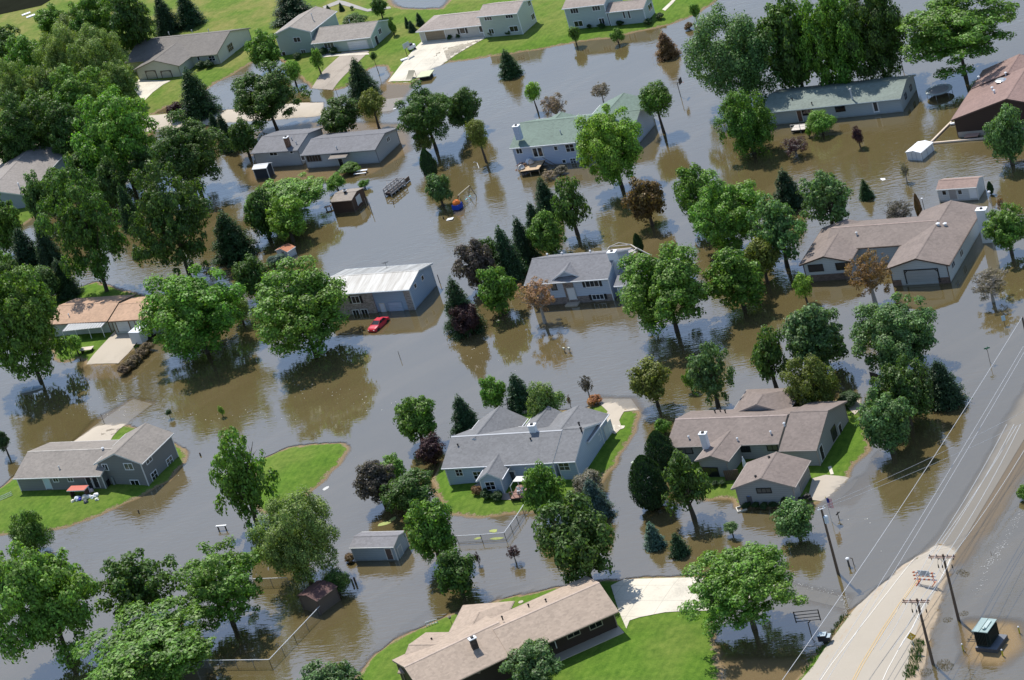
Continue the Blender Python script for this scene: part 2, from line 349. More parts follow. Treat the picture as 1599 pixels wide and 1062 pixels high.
strip('road_marking',[(1280,1072),(1300,1042),(1350,978),(1400,912),(1440,858)],.11,WLINE,.075)
strip('road_marking',[(1378,1072),(1388,1050),(1412,1005),(1425,985),(1445,945),(1470,905),(1486,870)],.11,WLINE,.075)
strip('road_marking',[(1331,1072),(1345,1045),(1378,990),(1408,945),(1440,898)],.09,YLINE,.075)
strip('road_marking',[(1335,1072),(1349,1045),(1382,990),(1411,945),(1443,898)],.09,YLINE,.075)
# ---------------------------------------------------------------- houses
UP=np.array([0,0,1.])
class Blk: pass
def house(label,px,cat='house',name='house',z=0,group=None):
    p=at(px[0],px[1],z);return thing(name,label,cat,(p[0],p[1],0),group)
def block(h,A,B,C,z,slope,ridge='x',hip='',oh=.5,wall=None,roof=None,base=-.6,trim=None,yaw=None,walls=True,t=.24,roofname='roof',ohe=None,cap=None):
    """A,B = eave corner pixels (B may be a length); C = right-rear eave corner pixel, ('D',px) left-rear, or width"""
    a=np.array(A[1]) if A[0]=='W' else at(*A,z)[:2]
    if isinstance(B,(int,float)): yw=R_(-32) if yaw is None else R_(yaw);ex=np.array([math.cos(yw),math.sin(yw)]);L=float(B)
    else:
        b=at(*B,z)[:2];ex=b-a;L=np.linalg.norm(ex);ex=ex/L
        if yaw is not None: ex=np.array([math.cos(R_(yaw)),math.sin(R_(yaw))])
    ey=np.array([-ex[1],ex[0]])
    if isinstance(C,(int,float)): W=float(C)
    elif C[0]=='D': W=float((at(*C[1],z)[:2]-a)@ey)
    elif C[0]=='R':    # ridge pixel of the right gable: find W
        best=None
        for w_ in np.arange(3,16,.05):
            q=a+ex*L+ey*w_/2;P=np.array([q[0],q[1],z+slope*w_/2])-CP;k=FPX/(P@FW);e=abs(531-(P@CU)*k-C[1][1])
            if best is None or e<best[0]: best=(e,w_)
        W=best[1]
    else: W=float((at(*C,z)[:2]-a)@ey)
    k=Blk();k.h=h;k.a=a;k.ex=ex;k.ey=ey;k.L=L;k.W=W;k.z=z;k.slope=slope;k.ridge=ridge;k.oh=oh;ohe=.3 if ohe is None else ohe;k.ohe=ohe
    RL,SP=(L,W) if ridge=='x' else (W,L)
    def G(r,s,zz):   # r along ridge, s across
        q=a+ex*(r if ridge=='x' else s)+ey*(s if ridge=='x' else r);return (q[0],q[1],zz)
    k.G=G;zr=z+slope*SP/2;k.zr=zr;k.RL=RL;k.SP=SP
    i0=SP/2 if '0' in hip else 0;i1=SP/2 if '1' in hip else 0
    T=[G(0,0,z),G(RL,0,z),G(RL,SP,z),G(0,SP,z)];R=[G(i0,SP/2,zr),G(RL-i1,SP/2,zr)]
    dn=lambda P:[(p[0],p[1],p[2]-t) for p in P]
    Bt=dn(T);S=dn(R);mb=MB()
    mb.poly([T[0],T[1],R[1],R[0]],0);mb.poly([T[2],T[3],R[0],R[1]],0)
    mb.poly([Bt[1],Bt[0],S[0],S[1]],1);mb.poly([Bt[3],Bt[2],S[1],S[0]],1)
    mb.poly([T[1],T[0],Bt[0],Bt[1]],1);mb.poly([T[3],T[2],Bt[2],Bt[3]],1)
    for e,(p,q,r_,pb,qb,rb) in enumerate(((T[3],T[0],R[0],Bt[3],Bt[0],S[0]),(T[1],T[2],R[1],Bt[1],Bt[2],S[1]))):
        if str(e) in hip: mb.poly([p,q,r_],0);mb.poly([qb,pb,rb],1);mb.poly([q,p,pb,qb],1)
        else: mb.poly([p,r_,rb,pb],1);mb.poly([r_,q,qb,rb],1)
    if ridge=='y':
        for i in range(len(mb.f)): mb.f[i]=mb.f[i][::-1]
    # ridge cap
    capm=0 if cap is None else 2
    if RL-i0-i1>.5:
        m=MB();dzc=.035;wc=.16
        for sgn in (-1,1):
            mb.poly([G(i0,SP/2,zr+dzc),G(RL-i1,SP/2,zr+dzc),G(RL-i1,SP/2+sgn*wc,zr+dzc-slope*wc),G(i0,SP/2+sgn*wc,zr+dzc-slope*wc)],capm)
    k.roof=mk(roofname,mb,[roof,trim or TRIM,cap or roof],h)
    # rafter gutter strip on eaves (proud of the fascia)
    for s0,sg in ((0,-1),(SP,1)):
        P=[G(0,s0+sg*.01,z-.14),G(RL,s0+sg*.01,z-.14),G(RL,s0+sg*.11,z-.14),G(0,s0+sg*.11,z-.14)]
        gb=MB();gb.hexa(P+[(p[0],p[1],z-.03) for p in P]);mk('gutter',gb,trim or TRIM,k.roof)
    if walls:
        wb=MB();o=oh;e0,e1=ohe,RL-ohe
        zs=z-t/2+slope*o
        def prof(r,hipd):
            if hipd: return [G(r,o,base),G(r,SP-o,base),G(r,SP-o,zs),G(r,o,zs)]
            return [G(r,o,base),G(r,SP-o,base),G(r,SP-o,zs),G(r,SP/2,zr-t/2),G(r,o,zs)]
        if hip: 
            e0=o if '0' in hip else e0;e1=RL-o if '1' in hip else e1
        a0,a1=prof(e0,'0' in hip),prof(e1,'1' in hip)
        wb.poly(a0[::-1]);wb.poly(a1);wb.poly([a0[0],a1[0],a1[-1],a0[-1]][::1]);wb.poly([a1[1],a0[1],a0[2],a1[2]])
        if ridge=='y':
            for i in range(len(wb.f)): wb.f[i]=wb.f[i][::-1]
        # fix orientation: faces above are outward for ridge x
        k.wall=mk('wall',wb,wall,h);k.e0=e0;k.e1=e1
        for r in (e0,e1):
            for s_ in (o,SP-o):
                cb=MB();q=G(r,s_,0);cb.zbox(q[0],q[1],base,zs-.02,.13,.13,math.atan2(ex[1],ex[0]));mk('corner_board',cb,trim or TRIM,h)
    if ridge=='x': k.f0,k.f1,k.r0,k.r1=oh,W-oh,ohe,L-ohe
    else: k.f0,k.f1,k.r0,k.r1=ohe,W-ohe,oh,L-oh
    return k
def plane(k,side):
    if side=='f': o=k.a+k.ey*k.f0;return o,k.ex,-k.ey
    if side=='r': o=k.a+k.ex*k.r1;return o,k.ey,k.ex
    if side=='l': o=k.a+k.ex*k.r0;return o,k.ey,-k.ex
def onwall(k,side,px,py):
    o,tn,n=plane(k,side);d=FW*FPX+CR*(px-799.5)-CU*(py-531);t=((o-CP[:2])@n)/(d[:2]@n);p=CP+d*t
    return (p[:2]-o)@tn,p[2]
def panel(k,side,u,z,w_,h_,dep,mi,mb,proud=0.0):
    o,tn,n=plane(k,side);c=o+tn*u+n*(proud+dep/2);mb.box((c[0],c[1],z),(tn[0],tn[1],0),(n[0],n[1],0),UP,w_,dep,h_,mi)
def win(k,side,px,py,w_,h_,cols=2,rows=1,trim=None,shut=None,fw=.11):
    u,z=onwall(k,side,px,py);fr=MB()
    for sx in (-1,1): panel(k,side,u+sx*(w_/2+fw/2),z,fw,h_+2*fw,.07,0,fr)
    for sz in (-1,1): panel(k,side,u,z+sz*(h_/2+fw/2),w_-.004,fw,.07,0,fr)
    for i in range(1,cols): panel(k,side,u-w_/2+w_*i/cols,z,.07,h_-.004,.055,0,fr)
    for i in range(1,rows): panel(k,side,u,z-h_/2+h_*i/rows,w_-.01,.06,.05,0,fr)
    f=mk('window',fr,trim or WHITE,k.h)
    g=MB();panel(k,side,u,z,w_,h_,.03,0,g);mk('pane',g,glass(),f)
    if shut:
        for sx in (-1,1):
            sb=MB();panel(k,side,u+sx*(w_/2+fw+.24),z,.42,h_+.1,.06,0,sb);mk('shutter',sb,shut,k.h)
    return f
def door(k,side,px,py,w_=.95,h_=2.05,c=None,glassy=False,name='door'):
    u,z=onwall(k,side,px,py);b=MB();panel(k,side,u,z,w_,h_,.05,0,b)
    for sx in (-1,1): panel(k,side,u+sx*(w_/2+.06),z,.12,h_+.2,.08,1,b)
    panel(k,side,u,z+h_/2+.06,w_-.004,.12,.08,1,b)
    d=mk(name,b,[c or WHITE,TRIM],k.h)
    if glassy:
        g=MB();n=max(1,round(w_/.9))
        for i in range(n): panel(k,side,u-w_/2+w_*(i+.5)/n,z+.05,w_/n-.25,h_-.4,.02,0,g,.05)
        mk('pane',g,glass(),d)
    else:
        g=MB();panel(k,side,u+w_*.36,z,.06,.1,.06,0,g,.05);mk('handle',g,STEEL,d)
    return d
def garage(k,side,px,py,w_=4.9,h_=2.1,c=None,tr=None,arch=False):
    u,z=onwall(k,side,px,py);b=MB();n=4
    for i in range(n): panel(k,side,u,z-h_/2+h_*(i+.5)/n,w_,h_/n-.03,.05,0,b)
    for sx in (-1,1): panel(k,side,u+sx*(w_/2+.08),z,.16,h_+.3,.09,1,b)
    panel(k,side,u,z+h_/2+.08,w_-.004,.16,.09,1,b)
    if arch:
        o,tn,nn=plane(k,side)
        for sx in (-1,1):
            q=o+tn*(u+sx*(w_/2-.16))+nn*.06;d=(tn*sx*.7,.7);b.box((q[0],q[1],z+h_/2-.16),(tn[0]*.707,tn[1]*.707,-.707*sx),(nn[0],nn[1],0),(tn[0]*.707*sx,tn[1]*.707*sx,.707),.6,.05,.12,1)
    return mk('garage_door',b,[c or WHITE,tr or TRIM],k.h)
def band(k,side,z0,z1,m,u0=None,u1=None,name='brick_band',dep=.06):
    o,tn,n=plane(k,side)
    if side=='f': a0,a1=k.r0,k.r1
    else: a0,a1=k.f0,k.f1
    u0=a0 if u0 is None else u0;u1=a1 if u1 is None else u1
    b=MB();panel(k,side,(u0+u1)/2,(z0+z1)/2,u1-u0-.14,z1-z0,dep,0,b);return mk(name,b,m,k.h)
def onroof(k,px,py,zg=None):
    z=zg or (k.z+k.zr)/2;p=at(px,py,z)
    for _ in range(6):
        q=p[:2]-k.a;s_=q@k.ey if k.ridge=='x' else q@k.ex
        z=k.z+k.slope*min(max(s_,0),max(k.SP-s_,0));p=at(px,py,z)
    return p
def chimney(k,px,py,wd=1.0,dp=.8,ht=1.3,c=None,ztop=None,down=1.2):
    zt=(k.zr+ht) if ztop is None else ztop
    p=at(px,py,zt);yw=math.atan2(k.ex[1],k.ex[0]);b=MB();b.zbox(p[0],p[1],zt-ht-down,zt-.12,wd,dp,yw,0);b.zbox(p[0],p[1],zt-.12,zt,wd+.2,dp+.2,yw,1)
    b.zbox(p[0],p[1],zt,zt+.18,.35,.35,yw,2);return mk('chimney',b,[c or WHITE,WHITE,DARK],k.roof)
def vents(k,pts,m=None,ht=.45,r=.09):
    for q in pts:
        p=onroof(k,*q);b=MB();b.bar((p[0],p[1],p[2]-.15),(p[0],p[1],p[2]+ht),r,r,7);b.lathe((p[0],p[1],p[2]+ht),[(r*1.6,0),(r*1.7,.05),(r*.6,.16)],7);mk('vent_pipe',b,m or STEEL,k.roof)
GR=lambda a,b=None,c=None:(a,a if b is None else b,a if c is None else c)
# 1 top-left ranch
h=house('tan ranch house with grey gabled roof and two arched garage doors under the north-west lawn',(240,120),z=.5)
ro=shingle((.15,.135,.12));wa=siding((.55,.56,.48));tr=paint((.30,.27,.22))
k=block(h,(194.3,98.3),(338.4,84.4),(385.7,43.8),3.1,.34,wall=wa,roof=ro,trim=tr,base=0)
k2=block(h,(208.5,109.3),(279.1,102.8),9.5,3.15,.29,ridge='y',wall=wa,roof=ro,trim=tr,base=0)
for x in (237,261): garage(k2,'f',x,118,2.6,2.1,paint((.42,.42,.36)),paint((.1,.08,.06)),True)
win(k,'f',310,91,.5,1.0,1);win(k,'f',331,91,1.5,1.1,2,2);win(k,'r',359.5,74,1.9,1.5,3,2,trim=paint((.38,.37,.32)))
vents(k,[(264,53.5),(300,50),(326,49)])
# 2 top-middle split level
h=house('pale green split-level house with tan gabled roof and white double garage door',(480,80),z=.5)
ro=shingle((.25,.22,.19));wa=siding((.42,.50,.45))
k=block(h,(425.5,54.7),(477.1,55.1),11.0,5.3,.30,ridge='y',wall=wa,roof=ro,base=0,trim=WHITE,yaw=-36)
win(k,'f',464,62,1.7,1.0,2);win(k,'f',441,84.5,1.7,1.0,2);win(k,'f',474,81,1.1,1.0,2)
vents(k,[(489,31)],ht=1.4)
k2=block(h,(485.3,68.5),(578.2,58.1),(612.6,29.9),3.2,.37,wall=wa,roof=ro,base=0,trim=WHITE)
garage(k2,'f',559.5,71,4.7,2.0);win(k2,'f',514,71,2.3,1.3,3);win(k2,'r',593,49,1.1,1.1,2);door(k2,'r',588,63,1.0,1.9,DARK)
vents(k2,[(546,34.5)])
# 3 top right-of-middle split level
h=house('cream split-level house with brown garage door and diamond window',(760,50),z=.5)
ro=shingle((.28,.235,.205));wa=siding((.50,.53,.47));wd=siding((.52,.50,.46))
k2=block(h,(648.9,49.8),(751.4,39.2),8.6,3.2,.33,wall=wd,roof=ro,base=0,trim=WHITE,hip='0')
garage(k2,'f',680,55.5,4.7,2.0,paint((.24,.19,.13)));win(k2,'f',722,47.5,1.2,1.3,1,1,shut=DARK);door(k2,'f',751,44.5,.95,2.0,WHITE,True)
k=block(h,(743.9,26.4),(807.1,20.6),(828.4,-1),5.4,.33,wall=wa,roof=ro,base=0,trim=WHITE)
win(k,'f',762,28,1.7,1.0,3);win(k,'f',795,24.5,1.7,1.0,3);win(k,'f',767.5,49,1.1,1.0,2);win(k,'f',802.5,45,1.9,1.1,2);win(k,'r',826,5,1.0,1.1,2);win(k,'r',832,26,1.2,1.1,2)
# 4 top right split level
h=house('pale blue-green split-level house cut by the top edge of the picture',(960,40),z=.5)
ro=shingle((.26,.215,.185));wa=siding((.44,.50,.49))
k=block(h,(877,14),(943,6.6),9,5.3,.33,wall=wa,roof=ro,base=0,trim=WHITE)
win(k,'f',897,17,1.7,1.0,3);win(k,'f',931,12.5,1.7,1.0,3);win(k,'f',903.5,37,1.8,1.1,2);win(k,'f',940,33,1.1,1.2,2)
k2=block(h,(945,19.8),(1004.3,13.2),(1024,-4),3.6,.36,wall=wa,roof=ro,base=0,trim=WHITE)
win(k2,'f',974.5,23,.4,1.5,1);win(k2,'f',982.5,23,.4,1.5,1);win(k2,'r',1015,11,1.8,1.3,2)
# 5 grey split ranch left of centre-top
h=house('grey house in floodwater with brick chimney and small porch roof, beside the street',(500,250))
ro=shingle((.145,.145,.155));wa=siding((.44,.47,.50));tr=paint((.22,.23,.25))
k=block(h,(391,239.6),(464.4,234.3),(501.4,199.2),3.4,.24,wall=wa,roof=ro,trim=tr)
win(k,'f',427,240,1.7,.7,2);win(k,'f',455,237,.6,.6,1);chimney(k,446,214,.8,.8,1.1,brick((.20,.11,.07)));vents(k,[(456,218.5),(463,225)])
k2=block(h,(469.7,242.7),(585.8,233.5),(618.8,199.7),3.0,.25,wall=wa,roof=ro,trim=tr)
win(k2,'f',490,247,3.2,1.3,5,1,trim=tr);win(k2,'f',473,246,.7,1.0,1);win(k2,'r',606,217.5,1.1,.8,2);door(k2,'f',532,252,.9,1.9,DARK);vents(k2,[(526,232.5)])
block(h,(512,248.5),(540,245.5),3.2,2.45,.12,walls=False,roof=shingle((.2,.17,.14)),trim=tr,roofname='porch_roof')
# 6 green roof white house
h=house('white house with green shingle roof and debris-strewn deck, partly behind a bright green tree',(850,260))
ro=shingle((.135,.185,.15));wa=siding((.47,.53,.66))
k=block(h,(795.3,231.7),(905,221.5),('R',(905,181)),4.2,.36,wall=wa,roof=ro,trim=WHITE)
win(k,'f',811,236,1.1,.9,2);door(k,'f',840,238,2.0,2.0,WHITE,True,'patio_door');win(k,'f',868,231.5,.6,.7,1);win(k,'f',890,231,1.6,1.4,2,2);win(k,'f',895,251,1.0,.9,2,2);win(k,'f',881,252,.6,.6,1)
chimney(k,805.5,196,1.1,.9,1.5,wa);vents(k,[(875.5,207.5)])
block(h,(834,208),6.5,6,4.1,.36,ridge='y',wall=wa,roof=ro,trim=WHITE,yaw=-32)
block(h,(905,200),10.5,10,3.6,.36,ridge='y',wall=wa,roof=ro,trim=WHITE,yaw=-32)
k2=block(h,(948,208),(985,190),(1005,170),3.2,.4,wall=wa,roof=ro,trim=WHITE,yaw=-32)
# 7 long green-grey ranch
h=house('long low ranch house with grey-green roof standing in brown water at upper right',(1300,190))
ro=shingle((.165,.20,.175));wa=siding((.36,.41,.43));tr=paint((.3,.36,.38))
k=block(h,(1190,176.7),(1406.4,153.8),(1433.6,116),2.7,.27,wall=wa,roof=ro,trim=tr)
win(k,'f',1261,175,1.8,1.0,3,trim=DARK);win(k,'f',1312,169.5,1.6,1.0,2,trim=DARK);door(k,'f',1249,181,.8,2.0,paint((.12,.07,.05)));door(k,'f',1367.5,167,.9,2.0,WHITE,True)
win(k,'r',1414,150,.9,.8,1,trim=DARK);win(k,'r',1422,137,.9,.8,1,trim=DARK);vents(k,[(1331,155)],ht=1.9,r=.14);vents(k,[(1268,163),(1237,156)],DARK,.3)
# 8 brown house upper right
h=house('dark brown house with wide reddish-brown roof at the right edge, beside the pool boards',(1520,205))
ro=shingle((.22,.145,.125));wa=siding((.055,.035,.028))
k=block(h,(1485,187.5),20,('D',(1518,137)),3.3,.29,ridge='y',wall=wa,roof=ro,trim=paint((.10,.065,.055)),yaw=-32)
k2=block(h,(1516,139),13.5,('D',(1545,108)),3.4,.33,ridge='y',wall=wa,roof=ro,trim=paint((.10,.065,.055)),yaw=-32)
band(k,'f',-.5,.9,paint((.35,.31,.27)),name='foundation_wall');vents(k,[(1550,141),(1553,145.5),(1571,118),(1529,124)],WHITE,.5,.15)
b=MB();p=onroof(k,1563,127);b.lathe(p,[(.9,.0),(1.0,.25),(.6,.4)],10);mk('roof_ventilator',b,GALV,k.roof)
# 9 large brown-roofed house right
h=house('large L-shaped white house with brown roof, white chimney and flooded garage door',(1400,430))
ro=shingle((.185,.148,.128));wa=siding((.46,.50,.51));tr=paint((.10,.07,.055));st=brick((.14,.10,.08))
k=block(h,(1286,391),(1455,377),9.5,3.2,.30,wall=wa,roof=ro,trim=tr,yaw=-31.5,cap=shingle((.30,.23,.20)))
k1=block(h,(1248,414),(1328,408),12.5,3.1,.28,ridge='y',wall=wa,roof=ro,trim=tr)
k3=block(h,(1383,420),(1482,414),(1552,321),3.1,.285,ridge='y',wall=wa,roof=ro,trim=tr)
win(k1,'f',1274,418.5,2.2,1.0,2,trim=DARK);win(k1,'f',1317,415.5,2.2,1.0,2,trim=DARK);garage(k3,'f',1440,431,5.0,2.0,paint((.34,.36,.36)),DARK,True)
win(k3,'r',1501,395,1.3,.9,2,trim=TRIM);win(k3,'r',1488,413,1.3,.8,2,trim=TRIM)
band(k1,'f',-.5,1.1,st);band(k3,'f',-.5,1.0,st,k3.r0,1.9);band(k3,'f',-.5,1.0,st,7.5,k3.r1)
chimney(k3,1532,326,1.45,1.1,2.3,WHITE,ztop=5.5,down=4.5);vents(k,[(1338,367)],TRIM,.4,.13);vents(k3,[(1465,352),(1476,352)],WHITE,.3,.2)
# 12 barn-like house with pale metal roof
h=house('two-storey house with streaked pale metal roof and blue gable wall behind the red car',(600,480))
mm,nt,b=mat('metal_roofing');p=pos(nt);rt=N(nt,'ShaderNodeVectorRotate',rotation_type='Z_AXIS');rt.inputs['Angle'].default_value=R_(32);nt.links.new(p,rt.inputs['Vector'])
n1=noise(nt,scalev(nt,rt.outputs[0],(1.4,.14,.3)),1.1,3);n2=noise(nt,scalev(nt,rt.outputs[0],(5,.3,1)),1.2,2)
nt.links.new(ramp(nt,mth(nt,'ADD',mth(nt,'MULTIPLY',n1,.65),mth(nt,'MULTIPLY',n2,.35)),[(.36,(.17,.16,.145)),(.5,(.30,.295,.28)),(.62,(.40,.40,.385))]),b.inputs['Base Color']);b.inputs['Roughness'].default_value=.5
wa=siding((.33,.44,.57));br=brick((.32,.28,.26))
k=block(h,(500,461.5),(638.6,452.2),(675.4,410.7),4.0,.24,wall=wa,roof=mm,trim=paint((.5,.56,.62)))
kL=k.r0;u1=onwall(k,'f',589,480)[0];band(k,'f',-.5,3.75,br,k.r0,u1,dep=.35);band(k,'f',-.5,3.6,br,k.r1-1.3,k.r1,dep=.12)
k.f0-=.36;win(k,'f',555.5,468,1.4,1.2,2,shut=DARK);win(k,'f',556,488,1.1,.9,2);win(k,'f',569.5,487,1.1,.9,2);k.f0+=.36
garage(k,'f',618.5,480.5,2.5,1.9,paint((.42,.52,.66)),paint((.3,.4,.52)));door(k,'f',598.5,482,.8,1.9,paint((.60,.68,.78)))
win(k,'r',648,446.5,.7,.7,1);win(k,'r',659.5,434,.7,.7,1)
b=MB();p=onroof(k,604,418);b.bar(p,p+[0,0,1.0],.03);b.bar(p+[-.6,0,1],p+[.6,0,1.],.03);b.bar(p+[-.4,.2,.8],p+[.4,.2,.8],.03);mk('antenna',b,DARK,k.roof)
# 13 white split-entry house in the centre
h=house('white split-entry house with small front gable, black shutters and white door',(890,470))
ro=shingle((.165,.165,.175));wa=siding((.50,.57,.67));br=brick((.22,.18,.16))
k=block(h,(818,445),(949.4,435.1),('R',(951,393)),4.1,.42,wall=wa,roof=ro,trim=WHITE)
band(k,'f',-.5,1.15,br);u=onwall(k,'f',890,455)[0];band(k,'f',-.5,3.9,br,u-.95,u+.95,name='entry_recess',dep=.09)
k.f0-=.095;door(k,'f',893,459,1.2,2.0,WHITE);k.f0+=.095
win(k,'f',924.5,442.5,2.2,1.1,3,shut=DARK);k.f0-=.07;win(k,'f',934,463.5,1.9,.8,3,shut=DARK);k.f0+=.07;win(k,'f',865,448,.8,1.0,1,trim=DARK)
block(h,(861.5,437.5),(906.5,432.5),4.5,4.35,.55,ridge='y',wall=wa,roof=ro,trim=WHITE,base=4.0,oh=.35,ohe=.45)
p=at(900,474,.2);b=MB();b.zbox(p[0]-.5,p[1]+.5,-.5,.25,2.2,1.6,R_(-32));mk('step',b,CONC,h)
k2=block(h,(958,447),9.5,8.5,2.9,.35,wall=wa,roof=ro,trim=WHITE,yaw=-32)
chimney(k,955,392.5,1.3,.9,1.4,WHITE,ztop=6.9,down=5.2);vents(k,[(855,399),(878,397),(922,394)],WHITE,.25,.12)
# 14 tan roof house at left
h=house('house with sandy tan roof and corrugated patio cover above a concrete driveway',(180,530),z=.4)
ro=shingle((.40,.255,.165));wa=siding((.44,.48,.45));tr=paint((.14,.09,.06))
k=block(h,(72.6,507),(167,501.5),(210,460),3.0,.25,wall=wa,roof=ro,trim=tr,base=0)
k2=block(h,(169,502),(262,496),(300,458),3.3,.25,wall=wa,roof=ro,trim=tr,base=0)
garage(k2,'f',192.5,509,2.6,2.0,paint((.55,.58,.6)),tr);garage(k2,'f',222,506,2.6,2.0,paint((.55,.58,.6)),tr)
vents(k,[(108,494)],WHITE,.4);a_=at(97,517.5,2.5);b_=at(158,511,2.5);c_=at(167,500.5,2.95);d_=at(107,506,2.95)
b=MB();b.hexa([a_-[0,0,.07],b_-[0,0,.07],c_-[0,0,.07],d_-[0,0,.07],a_,b_,c_,d_]);n=14
for i in range(n+1): q=a_+(b_-a_)*i/n;r=d_+(c_-d_)*i/n;b.bar(q+[0,0,.03],r+[0,0,.03],.05,.05,4)
pc=mk('patio_cover',b,paint((.5,.5,.49)),h)
b=MB()
for i in range(4): q=a_+(b_-a_)*i/3;b.bar((q[0],q[1],.2),q-[0,0,.05],.06)
mk('post',b,WHITE,pc)
# 15 far-left house
h=house('grey-roofed house half hidden by trees at the left edge',(20,330),z=.4)
ro=shingle((.23,.205,.185));wa=siding((.28,.32,.35))
k=block(h,(-62,322),(33.5,312),22,3.2,.30,ridge='y',wall=wa,roof=ro,trim=TRIM,yaw=-22)
vents(k,[(31,294)],WHITE,1.1,.12);win(k,'f',12,318,.9,.8,2)
# 16 left grey split-level
h=house('dark grey split-level house on a lawn island at the left, seen from the back',(150,750),z=.5)
ro=shingle((.215,.19,.165));wa=siding((.20,.205,.20));cp=shingle((.36,.33,.29))
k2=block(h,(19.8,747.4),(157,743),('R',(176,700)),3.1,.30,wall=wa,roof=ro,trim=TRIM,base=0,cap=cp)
k=block(h,(146.4,724.7),(221.2,724.5),(273.5,676),4.3,.40,ridge='y',wall=wa,roof=ro,trim=TRIM,base=0)
win(k,'f',164.5,729.5,.9,1.0,2);win(k,'f',201,728.5,1.5,1.0,2);win(k,'f',211,754,1.5,.9,2)
win(k,'r',232,717.5,1.4,.9,2);win(k,'r',241,742.5,1.4,1.2,2,2);win(k,'r',265,720.5,1.4,1.2,2,2)
door(k2,'f',74,754,1.1,2.1,paint((.45,.55,.58)));win(k2,'f',87,749,.9,.7,2);win(k2,'f',110,748.5,.9,.7,2);door(k2,'f',139.5,752.5,.9,2.1,DARK);door(k2,'f',149.5,751.5,.9,2.1,DARK)
vents(k,[(162,705)],WHITE,.6,.15);vents(k2,[(93,732)],TRIM,.4)
# 17 centre grey-roofed house
h=house('pale blue house with steep grey roofs, front gable and attached garage on a grass island',(800,740),z=.5)
ro=shingle((.165,.165,.168));wa=siding((.42,.51,.60));cp=paint((.42,.43,.45))
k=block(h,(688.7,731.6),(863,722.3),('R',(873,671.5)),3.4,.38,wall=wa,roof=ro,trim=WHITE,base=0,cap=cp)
kr=block(h,(864.5,722),(898,720.5),('R',(910,668)),3.6,.42,wall=wa,roof=ro,trim=WHITE,base=0)
_q=kr.a+kr.ex*(kr.L-8.8)+kr.ey*5.5;kg=block(h,('W',_q),8.8,7.6,3.6,.36,ridge='y',wall=wa,roof=ro,trim=WHITE,base=0,yaw=-32)
kf=block(h,(743.6,751.4),(783.7,748.2),7.2,3.0,.6,ridge='y',wall=wa,roof=ro,trim=WHITE,base=0,oh=.4)
win(kf,'f',766,758.5,1.3,1.2,2,2);win(k,'f',717,738,1.0,1.0,2,2);win(k,'f',746,742,1.2,1.1,2,2);win(kr,'f',881,728.5,1.5,1.1,2,2)
win(kg,'r',935,684,.8,.8,1);door(kg,'r',950,672,2.4,2.1,paint((.55,.6,.62)));door(k,'f',797,745,1.8,2.0,WHITE,True,'patio_door')
block(h,(708,706),8,9,3.2,.55,ridge='y',wall=wa,roof=ro,trim=WHITE,base=0,yaw=-32)
kb=block(h,(795,697),6.5,8,3.1,.55,ridge='y',wall=wa,roof=ro,trim=WHITE,base=0,yaw=-32)
chimney(k,830,663,.95,.75,1.0,WHITE,ztop=6.5,down=1.2);vents(k,[(715.5,697),(829,687.5)],DARK,.3);vents(kr,[(905,665),(908,673)],DARK,.5,.12)
# 18 brown roof house centre right with detached garage wing
h=house('grey house with brown shingle roof, white chimney and front garage wing beside the flagpole',(1180,720),z=.5)
ro=shingle((.19,.152,.132));wa=siding((.32,.33,.33));tr=paint((.33,.29,.26))
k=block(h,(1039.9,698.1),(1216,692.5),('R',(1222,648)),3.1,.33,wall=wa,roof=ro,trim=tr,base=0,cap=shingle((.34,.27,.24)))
ke=block(h,(1215.9,703.9),(1275.3,702.6),(1329.4,626.1),3.2,.36,wall=wa,roof=ro,trim=tr,base=0)
kf=block(h,(1085,719.6),(1133.5,724.2),9,3.1,.33,ridge='y',wall=wa,roof=ro,trim=tr,base=0,yaw=-36)
kg=block(h,(1141.8,763.5),(1241.2,760.8),(1269.2,718.7),2.9,.33,ridge='y',wall=wa,roof=ro,trim=tr,base=-.4)
kb=block(h,(1140,648),8.5,7,3.1,.36,ridge='y',wall=wa,roof=ro,trim=tr,base=0,yaw=-32,hip='1')
win(kf,'f',1110,737,2.2,1.3,2,trim=DARK);win(kg,'f',1193,766,1.9,.6,3,trim=DARK);win(ke,'r',1302,676,1.5,1.6,2,trim=DARK);door(ke,'r',1283,707,1.0,2.0,DARK);door(ke,'r',1312,671,.9,1.6,DARK)
win(k,'f',1164,700,1.2,1.0,2,trim=DARK);win(k,'f',1206,698,1.4,1.0,2,trim=DARK);win(k,'f',1070,703,2.0,1.0,2,trim=DARK);garage(kg,'r',1257,752,3.6,2.0,paint((.2,.2,.2)),tr)
chimney(k,1097,676,.9,.7,1.1,WHITE,ztop=5.7,down=1.3);vents(k,[(1076,685),(1204,677.5),(1152,688)],WHITE,.35,.1);vents(k,[(1117,645),(1125,643),(1133,645)],DARK,.4);vents(kg,[(1201,715),(1180,745)],DARK,.15,.12);vents(ke,[(1225,664)],WHITE,.3,.12)
